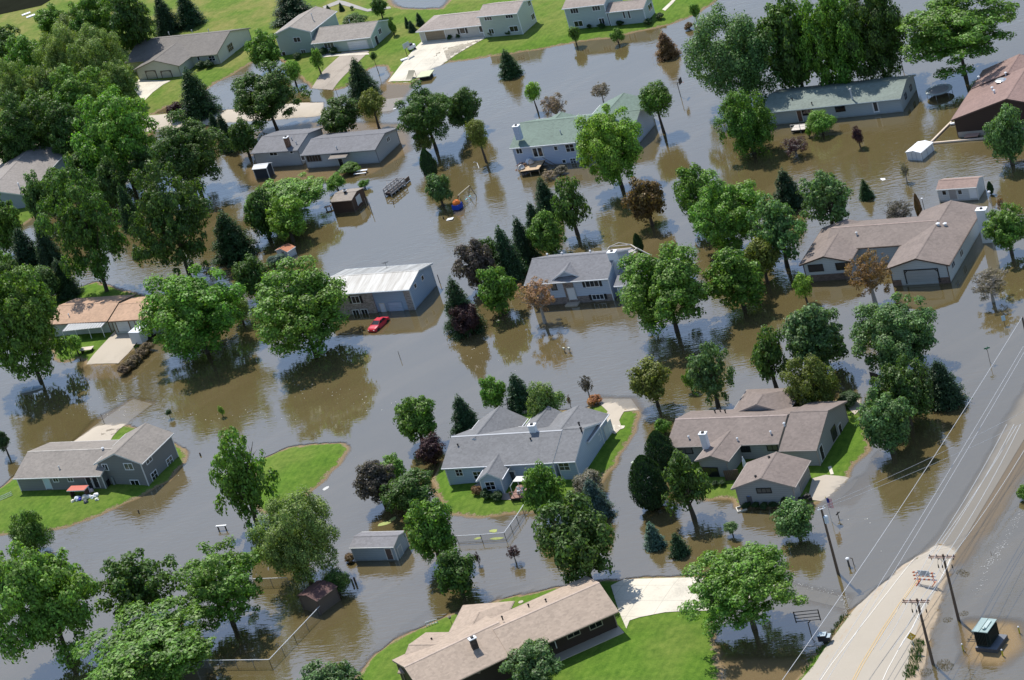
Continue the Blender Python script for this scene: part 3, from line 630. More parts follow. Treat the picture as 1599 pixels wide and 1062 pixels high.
# 19 bottom tan-brown roof
h=house('long house with pinkish tan roof and dark walls beside the pale driveway at bottom',(850,1020),z=.5)
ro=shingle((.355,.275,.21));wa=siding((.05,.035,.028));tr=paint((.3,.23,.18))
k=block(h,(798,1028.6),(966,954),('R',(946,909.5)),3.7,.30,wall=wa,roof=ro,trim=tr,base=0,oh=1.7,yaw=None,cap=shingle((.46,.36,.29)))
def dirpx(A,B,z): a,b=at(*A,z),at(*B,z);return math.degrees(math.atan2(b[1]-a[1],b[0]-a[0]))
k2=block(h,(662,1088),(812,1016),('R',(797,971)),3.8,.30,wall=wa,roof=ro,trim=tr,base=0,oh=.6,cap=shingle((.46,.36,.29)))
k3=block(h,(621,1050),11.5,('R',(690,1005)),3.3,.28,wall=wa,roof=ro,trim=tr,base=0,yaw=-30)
k4=block(h,(700,990),7.0,6.5,3.2,.28,ridge='y',hip='1',wall=wa,roof=ro,trim=tr,base=0,yaw=-24)
win(k,'f',930,975,1.6,.8,2,trim=paint((.3,.28,.2)));win(k,'f',895,989,1.6,.8,2,trim=paint((.3,.28,.2)));door(k,'f',860,1003,.9,2.0,DARK)
chimney(k2,737,996,.8,.6,.9,brick((.06,.045,.035)),ztop=6.3,down=1.0);vents(k,[(826,948),(853,940)],DARK,.35);vents(k2,[(785,967),(675,1001)],DARK,.35)
p=k.a+k.ex*k.L*.56+k.ey*.9;b=MB();b.zbox(p[0],p[1],.3,.62,k.L*.86,2.0,math.atan2(k.ex[1],k.ex[0]));mk('porch_slab',b,CONC,h)
# 22 hidden house bottom left
h=house('small brown-roofed house with dark chimney nearly hidden by the spreading tree at bottom left',(280,1010))
k=block(h,(228,1027),(297,1020),(322,990),2.8,.32,ridge='x',wall=siding((.3,.3,.28)),roof=shingle((.28,.16,.10)),trim=TRIM)
chimney(k,303,986,.8,.8,1.2,brick((.10,.07,.05)))
# ---- sheds
def shed(label,A,B,C,z,slope,wallc,roofc,ridge='x',trim=None,**kw):
    h=house(label,A,'shed','shed',z=z);k=block(h,A,B,C,z,slope,ridge=ridge,wall=siding(wallc),roof=shingle(roofc) if not hasattr(roofc,'name') else roofc,trim=trim or TRIM,oh=.2,ohe=.15,t=.14,**kw);return k
k=shed('white garden shed with brown roof and two small dark windows behind the L-shaped house',(1461.3,296.4),(1524.6,292.2),(1539.2,274.5),2.3,.35,(.55,.57,.58),(.26,.18,.15))
win(k,'f',1474.5,301,.6,.7,1,trim=WHITE,fw=.05);win(k,'f',1499,300,.6,.7,1,trim=WHITE,fw=.05);door(k,'f',1488,303,1.2,1.7,paint((.33,.31,.3)));door(k,'f',1520,301,1.3,1.8,WHITE)
k=shed('pale blue-grey shed with grey roof standing in water below the dying shrubs',(544.9,855.4),(614.8,853.8),(633,829),2.35,.30,(.32,.38,.42),(.19,.185,.195))
door(k,'f',608,865,.9,1.7,paint((.10,.07,.06)));door(k,'r',625,862,1.0,1.7,paint((.34,.38,.4)))
k=shed('dark brown shed by the chain-link fence corner',(464,930),(494,939),('D',(492,905)),2.3,.25,(.13,.105,.085),(.10,.05,.045),ridge='y',trim=paint((.1,.07,.06)))
k=shed('brown playhouse shed with pale roof and post porch in open water',(515,315.5),(549,312.5),(567.5,293),2.6,.22,(.085,.05,.035),(.24,.205,.17),trim=paint((.12,.09,.07)))
door(k,'r',560,312,1.4,1.5,paint((.5,.52,.5)));chimney(k,538,297,.4,.4,.5,DARK)
b=MB()
for q in ((566,318),(574,325),(577,322),(581,332)): p=at(*q,0);b.bar((p[0],p[1],-.6),(p[0],p[1],1.9),.06)
mk('porch_post',b,paint((.2,.17,.15)),k.h)
k=shed('little white shed with rust-orange roof in front of the bright green tree pair',(429.5,391),(448,393.5),('D',(439,382)),1.5,.3,(.55,.56,.57),(.42,.16,.08),ridge='y')
door(k,'f',443,397,.8,1.2,paint((.2,.19,.18)))
k=shed('navy shed with pale roof beside the grey house',(393,264.5),(416,262),(430,253),2.3,.35,(.035,.045,.06),paint((.48,.5,.52),.4,.08,.8))
# white storage box tent
h=house('white panelled storage hut with shallow curved roof standing in brown water',(1432,240),'storage hut','storage_hut')
k=block(h,(1414,237.5),(1437,238.5),('D',(1424,220.5)),1.5,.18,ridge='y',wall=paint((.62,.63,.64)),roof=paint((.78,.79,.8),.5,.05),oh=.1,ohe=.1,t=.1,trim=WHITE)
b=MB()
for side,us in (('f',(.05,.35,.65,.95)),('r',(.1,.5,.9))):
    for u in us: panel(k,side,(k.L if side=='f' else k.W)*u,.65,.06,1.5,.04,0,b)
mk('panel_rib',b,paint((.35,.37,.4)),h)
# ---------------------------------------------------------------- vegetation
CLR=dict(g1=(.095,.185,.028),g2=(.072,.14,.020),g3=(.050,.096,.019),g4=(.068,.125,.040),g5=(.030,.062,.020),yg=(.13,.215,.03),ol=(.095,.115,.022),
 sp=(.028,.058,.024),bs=(.06,.10,.085),ar=(.02,.046,.013),pu=(.040,.018,.020),pg=(.07,.06,.05),br=(.14,.085,.035),rb=(.10,.065,.022),pk=(.17,.13,.10),or_=(.21,.12,.07),gr=(.13,.115,.09),wl=(.12,.17,.045),fl=(.24,.11,.045),hb=(.13,.095,.06))
PROTO={}
def unit(n): v=rng.normal(size=(n,3));return v/np.linalg.norm(v,axis=1)[:,None]
def quads(Cn,Nn,sz,asp=.62):
    n=len(Cn);t=rng.normal(size=(n,3));a=np.cross(Nn,t);a/=np.linalg.norm(a,axis=1)[:,None]+1e-9;b=np.cross(Nn,a)
    s=(sz*rng.uniform(.6,1.35,n))[:,None];bend=Nn*s*.22
    V=np.stack([Cn-a*s,Cn-b*s*asp+bend,Cn+a*s,Cn+b*s*asp+bend],1);return V.reshape(-1,3)
def quadmesh(name,V):
    n=len(V)//4;me=bpy.data.meshes.new(name);me.vertices.add(len(V));me.vertices.foreach_set('co',V.astype(np.float32).ravel())
    me.loops.add(n*4);me.loops.foreach_set('vertex_index',np.arange(n*4));me.polygons.add(n)
    me.polygons.foreach_set('loop_start',np.arange(n)*4);me.polygons.foreach_set('loop_total',np.full(n,4));me.update(calc_edges=True);me.materials.append(leafmat());return me
def crown_points(kind,n,cls):
    """unit crown: xy radius 1, z -1..1 ; returns centres, normals, sizes"""
    if kind=='S':     # conifer whorls
        P=[];Q=[]
        m=n//3
        z=1-2*np.sqrt(rng.uniform(0,1,m*3))*1.0;z=np.clip(z,-1,1)
        lev=13;li=np.round((1-z)/2*lev)/lev;rmax=(.05+.95*li)
        ang=rng.uniform(0,2*np.pi,m*3);nb=9;ab=(np.round(ang/(2*np.pi)*nb+li*37%1)/nb)*2*np.pi-li*9
        ang=ab+rng.normal(0,.17,m*3);rr=rmax**.72*(rng.uniform(0,1,m*3)**.5)*(1+.22*np.sin(ab*5+li*60)+.12*rng.normal(size=m*3))
        zz=1-2*li-.20*rr+.055*rng.normal(size=m*3)+.05*np.sin(ab*3+li*20)
        C_=np.stack([np.cos(ang)*rr,np.sin(ang)*rr,zz],1);Nn=np.stack([np.cos(ang)*.45,np.sin(ang)*.45,np.full(m*3,.9)],1)+rng.normal(0,.35,(m*3,3))
        return C_,Nn/np.linalg.norm(Nn,axis=1)[:,None],0
    if kind=='A':     # narrow column
        z=rng.uniform(-1,1,n);r=np.sqrt(np.clip(1-np.abs(z)**2.4,0,1))*np.where(z>0,1-.45*z,1);a=rng.uniform(0,2*np.pi,n);r=r*rng.uniform(.75,1.05,n)*(1+.1*np.sin(a*5+z*9))
        C_=np.stack([np.cos(a)*r,np.sin(a)*r,z],1);Nn=np.stack([np.cos(a),np.sin(a),np.full(n,.5)],1)+rng.normal(0,.4,(n,3));return C_,Nn/np.linalg.norm(Nn,axis=1)[:,None],0
    spec=dict(M=(62,.80,.16,.34,1,-.95),O=(74,.80,.12,.27,1,-.95),W=(70,.76,.13,.30,1.25,-.95),L=(72,.82,.14,.32,.6,-.7),D=(90,.72,.06,.19,1,-.8),B=(30,.70,.24,.42,1,-.5),Y=(30,.68,.2,.4,1.1,-.95))[kind]
    K,rad,l0,l1,fl,zmin=spec
    if cls==3: K=int(K*2.0);l0*=.6;l1*=.68;rad*=1.06
    if cls==2: K=int(K*1.5);l0*=.75;l1*=.8;rad*=1.03
    ce=unit(K*4);ce=ce[ce[:,2]>zmin][:K];K=len(ce)
    # spread them: pick by repulsion
    for _ in range(14):
        d=ce[:,None]-ce[None];q=(d**2).sum(-1)+np.eye(K);ce=ce+.02*(d/q[...,None]).sum(1)/K*6;ce/=np.linalg.norm(ce,axis=1)[:,None];ce[:,2]=np.maximum(ce[:,2],zmin)
    rd=rad*rng.uniform(.55 if kind in 'OLD' else .62,1.18,K)
    inner=rng.uniform(0,1,K)<.22;rd[inner]*=.5
    az=np.arctan2(ce[:,1],ce[:,0]);ph=rng.uniform(0,6.28,3);rd=rd*(1+.07*np.sin(2*az+ph[0])+.055*np.sin(3*az+ph[1])+.06*np.sin(ce[:,2]*5+ph[2]+az))
    ce=ce*rd[:,None];lr=rng.uniform(l0,l1,K)
    wts=lr**2;idx=rng.choice(K,n,p=wts/wts.sum())
    d=unit(n);d[:,2]=np.where(rng.uniform(0,1,n)<.5,np.abs(d[:,2]),d[:,2])
    rj=lr[idx]*(rng.uniform(.25,1.0,n)**.3)*(1+.15*rng.normal(size=n))
    off=d*rj[:,None];off[:,2]*=fl
    C_=ce[idx]+off
    if kind=='W': C_[:,2]-=.10*((C_[:,0]**2+C_[:,1]**2))+np.abs(rng.normal(0,.06,n))
    Nn=d*1.0+rng.normal(0,.42,(n,3))+C_*.3+np.array([0,0,.3]);Nn/=np.linalg.norm(Nn,axis=1)[:,None]
    return C_,Nn,0
def proto(kind,cls,var):
    key=(kind,cls,var)
    if key in PROTO: return PROTO[key]
    Rm={0:1.3,1:2.6,2:4.5,3:7.0}[cls]
    ls={'M':.215,'O':.21,'W':.155,'L':.19,'D':.12,'B':.17,'Y':.17,'S':.17,'A':.16}[kind]
    if cls==0: ls*=.55
    if cls==1: ls*=.75
    cov={'M':2.9,'O':1.9,'W':2.5,'L':2.5,'D':.6,'B':2.8,'Y':2.1,'S':3.4,'A':3.2}[kind]
    n=int(min(42000,cov*4*math.pi*Rm*Rm/(ls*ls*1.25)))
    n=max(n,500)
    C_,Nn,_=crown_points(kind,n,cls);me=quadmesh('leaves_'+kind.lower(),quads(C_,Nn,np.full(len(C_),ls/Rm)))
    PROTO[key]=me;return me
NAMES=dict(M='broadleaf_tree',O='open_crowned_tree',W='feathery_tree',L='spreading_tree',D='dying_tree',B='shrub',Y='young_tree',S='spruce_tree',A='arborvitae')
CATS=dict(M='tree',O='tree',W='tree',L='tree',D='tree',B='shrub',Y='young tree',S='conifer',A='conifer')
cnt=[0]
def tree(kind,cx,cy,a,b,trunk,ck,label,name=None,cat=None,group=None,bark=None):
    if kind in 'MOWL': trunk*=.55;a*=1.06;b*=1.06
    if kind in 'SB': a*=1.18;b*=1.05
    cnt[0]+=1;random.seed(cnt[0]*13+5)
    zb=0;hc=3
    for _ in range(6):
        P=at(cx,cy,hc);s=scale_at(P);R=a/s
        V=math.sqrt(max((b/s)**2-(.41*R)**2,(.42*R)**2))/.912
        if kind=='S': V=b/s/.912
        zb=H0(P[0],P[1]);hc=zb+trunk+V
    x,y=P[0],P[1]
    root=thing(name or NAMES[kind],label,cat or CATS[kind],(x,y,zb),group)
    cls=0 if R<1.7 else 1 if R<3.2 else 2 if R<5.4 else 3
    me=proto(kind,cls,cnt[0]%(5 if cls>1 else 3))
    c=bpy.data.objects.new('crown' if kind not in 'B' else 'foliage',me);COL.objects.link(c);c.parent=root
    c.location=(0,0,hc-zb);c.scale=(R*rnd(.95,1.08),R*rnd(.95,1.08),V*(1.0 if kind!='S' else .97));c.rotation_euler=(rnd(-.1,.1)*(kind not in 'AS'),rnd(-.1,.1)*(kind not in 'AS'),rnd(0,6.28))
    col=CLR[ck];j=rnd(.88,1.14);j*=1.48;c.color=(min(1,col[0]*j),min(1,col[1]*rnd(.95,1.06)*j),col[2]*j,1)
    mb=MB();dead=kind=='D'
    r0=max(.04,min(.34,.043*(R+V)));top=hc+V*(.9 if kind=='S' else .35)
    lean=(rnd(-.04,.04),rnd(-.04,.04))
    def tp(z): q=(z-zb)/(top-zb+1e-6);return np.array([x+lean[0]*V*q*3,y+lean[1]*V*q*3,z])
    pts=[tp(zb+(top-zb)*t) for t in (-.0,.12,.3,.55,.8,1)];pts[0]=pts[0]-np.array([0,0,.9])
    rr=[r0*1.25,r0*1.0,r0*.82,r0*.6,r0*.38,r0*.12]
    for i in range(5): mb.bar(pts[i],pts[i+1],rr[i],rr[i+1],7)
    if kind in 'MOWLYD':
        nl=dict(M=9,O=11,W=8,L=12,Y=6,D=16)[kind]
        for i in range(nl):
            t=rnd(.25,.85);z0=hc-V*.95+(top-(hc-V*.95))*t*.8;p=tp(max(z0,zb+.3));an=i*2.4+rnd(-.4,.4);rr_=R*rnd(.5,.82);q=np.array([x+math.cos(an)*rr_,y+math.sin(an)*rr_,min(p[2]+V*rnd(.35,.8),hc+V*.7)])
            m=(p+q)/2+np.array([0,0,-.06*V]);mb.path([p,m,q],r0*.42,r0*.1,5)
            if dead or kind=='O' and R>2:
                for _ in range(5 if dead else 2):
                    st=p+(q-p)*rnd(.3,.9);e=st+np.array([rnd(-1,1),rnd(-1,1),rnd(-.1,1)])*R*.32;mb.bar(st,e,r0*.14,r0*.05,3,caps=False)
    elif kind=='B':
        for i in range(5):
            an=rnd(0,6.28);mb.bar((x,y,zb-.3),(x+math.cos(an)*R*.5,y+math.sin(an)*R*.5,hc+V*.2),.04,.015,4)
    mk('trunk' if kind not in 'B' else 'stem',mb,bark or (BARKP if dead else BARK),root)
    return root
#T: kind cx cy a b trunk colour label
T=[
('M',8,75,30,34,3,'g3','dark tree on the left edge above the feathery grove'),
('W',115,50,34,34,3,'wl','feathery tree between the rounded tree and the tall tree at top left'),
('M',60,180,36,38,2,'g2','mid-green tree low in the grove above the grey road bend'),
('W',185,128,30,34,2,'wl','small pale feathery tree touching the arched-garage house'),
('M',100,205,34,40,2,'g3','dark tree between the leaning-trunk tree and the big bright tree'),
('M',28,270,30,22,.5,'g2','low green tree over the ridge of the far-left house') if 0 else ('M',15,232,26,28,2,'g3','small dark tree at the left edge above the far-left roof'),
('M',45,95,32,40,3,'g2','mid-green tree filling the corner below the bare top-left field'),
('M',80,34,26,24,3,'g2','rounded tree beside two pale slabs on the dry grass'),
('M',150,28,40,42,4,'g2','tall tree behind the feathery grove at top left'),
('M',203,35,34,48,3,'g3','dark tree whose shade falls on the tan ranch house roof'),
('W',95,90,40,48,3,'wl','pale feathery tree at the left part of the upper-left grove'),
('W',148,86,45,50,3,'wl','pale feathery tree next to the tan ranch house'),
('W',20,140,38,48,3,'wl','feathery tree at the left edge below the corner tree'),
('W',70,140,34,42,3,'wl','pale feathery tree in the middle of the upper-left grove'),
('M',120,152,46,45,3,'g1','green tree between the feathery grove and the big bright tree'),
('S',254,20,20,27,.3,'sp','dark spruce on the top lawn, left one of the pair'),
('S',290,12,20,24,.3,'sp','dark spruce on the top lawn, right one of the pair'),
('S',452,6,30,22,.3,'sp','broad dark spruce cut by the top edge behind the pale green house'),
('M',592,10,11,14,1.2,'g3','small dark round tree on a visible trunk behind the pale green house'),
('S',512,13,4,5,.1,'sp','tiny conifer at the left end of the row on the top lawn'),
('S',532,10,4,6,.1,'sp','tiny conifer in the middle of the row on the top lawn'),
('B',549,12,3,3,.1,'g3','tiny low shrub ending the conifer row on the top lawn'),
('S',634.5,34,4,8,.1,'sp','small conifer left in the trio beside the brown garage'),
('S',642,40,6,8,.1,'sp','small conifer lowest in the trio beside the brown garage'),
('S',654,29,6,9,.1,'sp','small conifer highest in the trio beside the brown garage'),
('B',553,31,17,5,0,'g3','wide low dark shrub behind the white garage house'),
('B',612,42,5,13,0,'g2','vine-like shrub on the gable end of the pale green house'),
('M',411,80,26,29,1,'g1','bright tree in front of the pale green split-level'),
('Y',455,110,16,20,.8,'g1','slim bright tree between the dark round tree and the driveway'),
('Y',494,92,11,19,.8,'g1','slender young tree in front of the garage of the pale green house'),
('M',415,150,52,46,2.5,'g3','large dark round tree above the grey house, trunk in water'),
('S',302,142,27,34,.3,'g5','dark spruce on the bank below the tan ranch house'),
('M',274,172,14,12,.5,'pu','purple-leaved small tree beside the dark spruce by the road'),
('M',180,212,62,72,2,'g1','big bright tree left of the road with layered foliage'),
('M',38,200,42,48,3,'g3','dark tree with leaning trunk above the far-left house'),
('M',292,240,58,57,1.5,'g3','large dark round tree between road and brown water'),
('S',350,204,13,27,.3,'sp','narrow dark conifer beside the road'),
('S',332,188,8,12,.3,'sp','small conifer top showing behind the large dark round tree'),
('M',380,215,22,27,1,'g3','small dark tree at the left corner of the grey house'),
('M',135,266,36,32,1.5,'g3','dark tree below the big bright tree at left'),
('O',128,352,62,90,3.5,'g3','tall open tree with thick trunk above the tan-roofed house'),
('M',57,312,18,38,.5,'g4','narrow bluish tree in front of the far-left house'),
('M',8,350,30,42,1,'g2','tree at the left edge below the far-left house'),
('M',88,305,30,40,.4,'g3','dark tree covering the right side of the far-left house'),
('M',175,290,30,38,.4,'g3','dark tree at the waterline below the big bright tree'),
('M',225,265,28,34,.6,'g3','dark tree between the big bright tree and the round dark tree'),
('M',22,440,26,30,.4,'g3','dark tree at left between the spruces and the huge edge tree'),
('S',35,382,22,27,.3,'sp','dark spruce left of the pair near the left edge'),
('S',68,376,18,30,.3,'sp','dark spruce right of the pair near the left edge'),
('O',265,345,58,82,1,'g3','tall dense tree between two spruces left of centre'),
('S',197,320,16,32,.3,'g5','slim spruce in the gap between the two tall open trees'),
('D',297,314,13,12,.3,'pk','pinkish-brown dying bush below the large dark round tree'),
('S',356,364,30,34,.2,'g5','broad dark spruce alone in brown water left of the little white shed'),
('S',212,391,8,10,.1,'g5','small spruce at the foot of the tall dense tree'),
('M',70,443,25,30,.6,'g4','bluish-green round tree behind the tan-roofed house'),
('S',96,432,20,28,.2,'sp','dark spruce behind the tan-roofed house'),
('M',3,412,18,20,.6,'g2','small tree at the left edge above the largest left tree'),
('M',28,505,63,88,1,'g2','huge green tree at the left edge overhanging the water'),
('M',300,486,78,68,1,'g1','large bright maple right of the white trailer'),
('M',393,434,27,32,.6,'g3','dark rounded tree between the two large bright maples'),
('W',372,482,18,22,.5,'wl','small wispy tree squeezed behind the large bright maple'),
('M',450,308,60,36,1.5,'g1','wide bright tree, rear one of the touching pair beside the brown playhouse'),
('M',446,342,32,34,.6,'yg','brightest rounded tree, front one of the pair above the little white shed'),
('M',408,335,24,38,.4,'g3','darker tree at the left side of the bright pair'),
('M',468,480,77,66,1.5,'g1','large bright maple left of the metal-roofed house'),
('B',524,285,13,14,0,'g1','round bush in water behind the brown playhouse'),
('B',568,287,7,7,0,'g1','tiny round bush in water right of the brown playhouse'),
('B',545,263,15,9,0,'g2','bush against the wall of the grey house near the bench'),
('B',430,405,13,10,0,'bs','low bluish shrub in front of the little white shed'),
('B',524,910,20,20,0,'g3','dark shrub between the chain-link fence and the posts'),
('M',684,296,20,25,.4,'g4','small green tree beside the swing set'),
('A',668,256,12,24,.2,'ar','dark leaning arborvitae in water behind the swing-set tree'),
('M',664,178,45,40,4.5,'g3','large dark tree on a long bare trunk in the flooded street'),
('M',722,170,27,30,1.5,'g3','dark open tree touching the right side of the long-trunked one'),
('O',660,220,14,20,.5,'ol','thin yellowish growth under the long-trunked dark tree'),
('Y',746,209,20,26,2.6,'ol','young olive tree on a long thin trunk left of the green roof'),
('M',532,182,33,28,1.8,'g3','dark spreading tree behind the roof of the grey house'),
('Y',580,163,23,25,2,'ol','yellow-green small tree on a thin trunk behind the grey house'),
('S',560,119,22,27,.3,'g5','dark spruce at the end of the left driveway'),
('S',792,97,16,19,.1,'g5','small ragged spruce alone in water near the top'),
('Y',896,53,12,13,1,'g2','young tree at the waterline below the top-right house, left one'),
('B',963,56,9,12,.2,'g1','young bushy tree at the waterline below the top-right house, right one'),
('S',1038,68,16,18,.2,'br','sparse browning spruce in the water near the top shore'),
('Y',1084,17,10,13,.6,'g1','small bright tree on the shore beside the round red shrub'),
('B',1075,40,7,6,0,'rb','low round dark red shrub in water near the top shore'),
('Y',831,144,13,17,1.8,'yg','bright little tree on a thin trunk behind the green roof'),
('D',865,164,25,25,.5,'pk','pinkish-grey dying tree behind the green roof'),
('D',937,141,20,16,1.5,'gr','small grey-leaved tree on a bare trunk behind the bright tree'),
('M',953,226,54,58,2.6,'yg','big bright yellow-green tree in front of the green roof'),
('Y',1023,156,27,30,3.0,'g2','tall young tree on a long trunk right of the green-roofed house'),
('W',1150,88,74,78,.2,'g4','large feathery willow-like tree at upper right'),
('W',1165,190,42,50,.2,'g2','willow-like tree at the left end of the long green-grey ranch'),
('M',1237,72,44,74,.2,'g3','dark tree, left of the three behind the long ranch house'),
('M',1300,62,50,80,.2,'g2','dark tree, middle of the three behind the long ranch house'),
('M',1365,50,50,76,.3,'g3','dark tree, right of the three behind the long ranch house'),
('L',1492,48,84,62,4,'g2','wide spreading tree with dark trunk above the trampoline'),
('M',1572,212,30,42,.5,'g4','dense green tree in front of the dark brown house at the right edge'),
('B',1281,191,19,19,0,'g1','round green shrub against the wall of the long ranch house'),
('D',1240,228,25,19,.1,'pu','purple shrub in front of the small white deck'),
('Y',1339,211,11,15,.6,'pu','small purple tree in brown water before the long ranch house'),
('D',1412,266,8,16,.3,'gr','dead sapling below the white storage hut'),
('M',1008,313,28,32,1.6,'rb','round bronze-leaved tree in water right of centre-top'),
('S',850,305,19,28,.2,'sp','dark spruce left of the bluish tree behind the white split-entry house'),
('O',889,322,27,42,.6,'g3','dark bluish-green tree in the clump behind the white split-entry house'),
('M',853,366,31,34,.5,'g2','green round tree in front of the clump behind the white split-entry house'),
('S',833,342,17,26,.2,'sp','small dark spruce tip between the two green trees of the clump'),
('S',813,370,19,32,.2,'sp','narrow spruce left of the green round tree in the clump'),
('S',788,392,24,38,.2,'sp','dark pointed spruce at the left of the clump by the white house'),
('M',742,412,30,36,1,'pg','grey-purple leaved tree at the left of the central clump'),
('M',762,400,18,28,1,'g3','dark green tree touching the grey-purple one'),
('M',775,454,29,36,.4,'g2','green rounded tree left of the orange dying tree'),
('S',715,474,28,40,.2,'g5','spruce in water right of the blue gable wall'),
('M',726,498,21,23,1,'pu','dark purple tree in front of the spruce, near the red car'),
('A',996,380,7,16,.1,'ar','narrow arborvitae behind the chimney of the white split-entry house'),
('D',838,462,35,33,1.6,'or_','orange dying tree with pale trunks before the white split-entry house'),
('M',1038,450,73,64,2,'g2','largest green maple right of the white split-entry house'),
('M',1090,308,33,46,1,'g2','dark-sided tree at the left of the right-hand clump'),
('M',1137,335,58,56,.8,'g1','light green big tree in the middle of the right-hand clump'),
('O',1214,358,44,52,1.8,'g4','bluish open tree with bare trunk in the right-hand clump'),
('M',1150,436,43,44,1,'g2','rounded green tree below the right-hand clump'),
('M',1188,402,27,33,1.5,'ol','olive tree between the two green trees of the right-hand clump'),
('S',1227,292,23,28,.2,'sp','dark spruce behind the bluish open tree'),
('O',1289,312,41,45,2,'g4','open round tree with visible trunk left of the small lone spruce'),
('S',1350,294,10,14,.1,'g5','small lone spruce in open grey water'),
('D',1402,332,31,24,.6,'pg','dark purple-grey broad tree behind the L-shaped house'),
('Y',1405,352,11,9,.2,'yg','small bright green bush under the purple-grey tree'),
('A',1433,322,5,20,.1,'br','brown dead narrow conifer beside the gazebo'),
('Y',1254,446,17,23,.8,'yg','young yellow-green tree at the left corner of the L-shaped house'),
('D',1356,428,40,46,.6,'br','brownish dying tree in front of the L-shaped house'),
('D',1545,443,37,28,.6,'gr','grey twiggy dying tree right of the L-shaped house'),
('M',1571,354,33,32,2.5,'g2','round tree on a bare trunk beside the white chimney'),
('A',1546,293,5,10,.1,'ar','tiny dark arborvitae at the corner of the garden shed'),
('D',1562,318,9,14,.1,'br','small brown shrub between garden shed and round tree'),
('M',1399,522,66,60,1,'g4','big silvery-green round tree, right of the silvery group'),
('M',1273,528,50,50,1.2,'g4','silvery-green tree above the brown-roofed grey house'),
('W',1265,598,40,44,.3,'ol','olive feathery tree touching the rear roof of the brown-roofed grey house'),
('O',1200,558,28,45,1.5,'g3','dark slim tree with bare trunk left of the silvery-green trees'),
('O',1107,584,36,46,1.8,'g4','open silver-leaved tree on a thin trunk above the brown roof'),
('B',1076,594,8,18,0,'g1','light green bush behind the open silver-leaved tree'),
('M',1016,594,30,32,2.0,'ol','round olive-green tree on a straight trunk right of the grey roof'),
('M',1410,612,45,50,1,'g3','dark bluish tree under the big silvery round one'),
('S',1469,594,27,33,.2,'sp','dark broad spruce at the right of the silvery group'),
('M',1382,657,44,46,1.5,'g4','silvery-green round tree on a trunk right of the brown-roofed grey house'),
('B',1325,622,17,12,0,'g5','dark low shrub behind the east end of the brown roof'),
('B',1218,628,22,9,0,'g5','dark low shrub line behind the brown roof'),
('S',722,645,21,29,.2,'sp','dense blue-green spruce left of the grey roofs'),
('M',769,614,20,25,1,'g1','small round tree on a short trunk behind the grey roofs'),
('S',808,610,21,27,.2,'sp','dark spruce behind the grey roofs, right of the small round tree'),
('W',850,630,28,34,.6,'wl','pale open feathery tree behind the white chimney'),
('D',915,600,12,18,.4,'pg','purple sapling beside the red and yellow flower bush'),
('B',927,625,11,9,0,'fl','red and yellow flowering bush at the end of the garage drive'),
('D',888,625,4,10,.2,'rb','tiny reddish sapling behind the grey garage roof'),
('M',648,656,35,36,1,'g2','rounded green tree left of the dense spruce'),
('M',672,703,21,22,.4,'pu','round dark purple tree at the left corner of the grey-roofed house'),
('M',589,752,34,32,1.2,'pg','dark purplish tree, left of the trio in the water'),
('M',612,732,20,20,1.5,'g1','light green tree tip behind the purplish tree'),
('M',638,770,38,31,.5,'g3','dark green low tree, right of the purplish tree'),
('M',671,830,42,50,1,'g2','green round tree beside the pale blue-grey shed'),
('M',849,768,30,42,.6,'g2','green tree hiding the deck of the grey-roofed house'),
('B',918,757,22,20,.2,'gr','brownish shrub at the right corner of the grey-roofed house'),
('S',926,775,22,30,.1,'bs','blue spruce on the grass right of the grey-roofed house'),
('M',903,845,60,66,1,'g3','large dark tree above the tan-roofed bottom house'),
('A',1030,702,22,32,.1,'ar','dark arborvitae, upper one left of the brown-roofed grey house'),
('A',1011,752,29,44,.1,'ar','broad dark arborvitae, lower one left of the brown-roofed grey house'),
('O',1069,756,34,50,1.0,'g3','dark tree with trunk in water in front of the brown-roofed grey house'),
('B',1035,666,12,14,0,'g2','light shrub at the left corner of the brown roof'),
('S',1018,833,15,19,.1,'bs','small blue spruce in water, left of the two'),
('S',1057,848,14,17,.1,'sp','small dark spruce in water, right of the two'),
('Y',1141,823,14,11,.5,'g4','tiny spreading tree in water below the garage wing'),
('M',1242,812,33,31,.1,'g4','dense round evergreen ball beside the flagpole'),
('L',1160,918,84,66,1.5,'g1','bright spreading tree over the pale driveway'),
('D',801,863,13,14,.3,'pu','small purple sapling by the fence corner, right one'),
('D',745,871,6,11,.1,'pu','smaller purple sapling below the fence, left one'),
('M',711,895,32,36,.6,'g3','dark tree in water above the bottom tan roof'),
('O',375,748,48,70,1.6,'g2','tall green tree on a leaning trunk beside the grass island'),
('W',460,838,68,70,.8,'wl','large pale feathery tree above the dark brown shed'),
('M',70,938,84,96,1,'g1','largest bright tree in the bottom-left corner'),
('W',45,832,34,36,.3,'g2','spiky-topped green tree on the lawn edge at left'),
('O',213,914,58,58,1.5,'g3','dark open tree, left of the two at lower left'),
('O',342,915,70,60,1.8,'g2','dark open tree on a leaning trunk, right of the two at lower left'),
('L',232,1028,112,52,2,'g2','very wide spreading tree with yellow flecks along the bottom edge'),
('M',512,1078,46,44,1,'g4','round bluish-green tree cut by the bottom edge'),
('M',832,1042,46,38,.6,'g4','grey-green tree in front of the tan-roofed bottom house'),
('Y',4,688,13,19,.8,'g5','small dark tree at the left edge in water'),
('Y',116,536,14,15,.5,'g1','small yellow-green tree before the patio cover'),
('Y',263,644,6,5,.6,'g5','tiny dark tree on a thin stem off the right end of the grey house drive'),
('Y',345,641,5,9,.2,'yg','tiny bright sapling alone in open water'),
('B',547,870,9,7,0,'rb','reddish-brown brush at the left side of the pale blue-grey shed'),
('B',1598,768,10,12,0,'g2','green tuft in water at the right edge'),
('D',815,262,12,9,0,'or_','rust-orange shrub at the corner of the debris deck'),
('D',856,272,13,9,0,'pk','brown twiggy shrub beside the steps of the debris deck'),
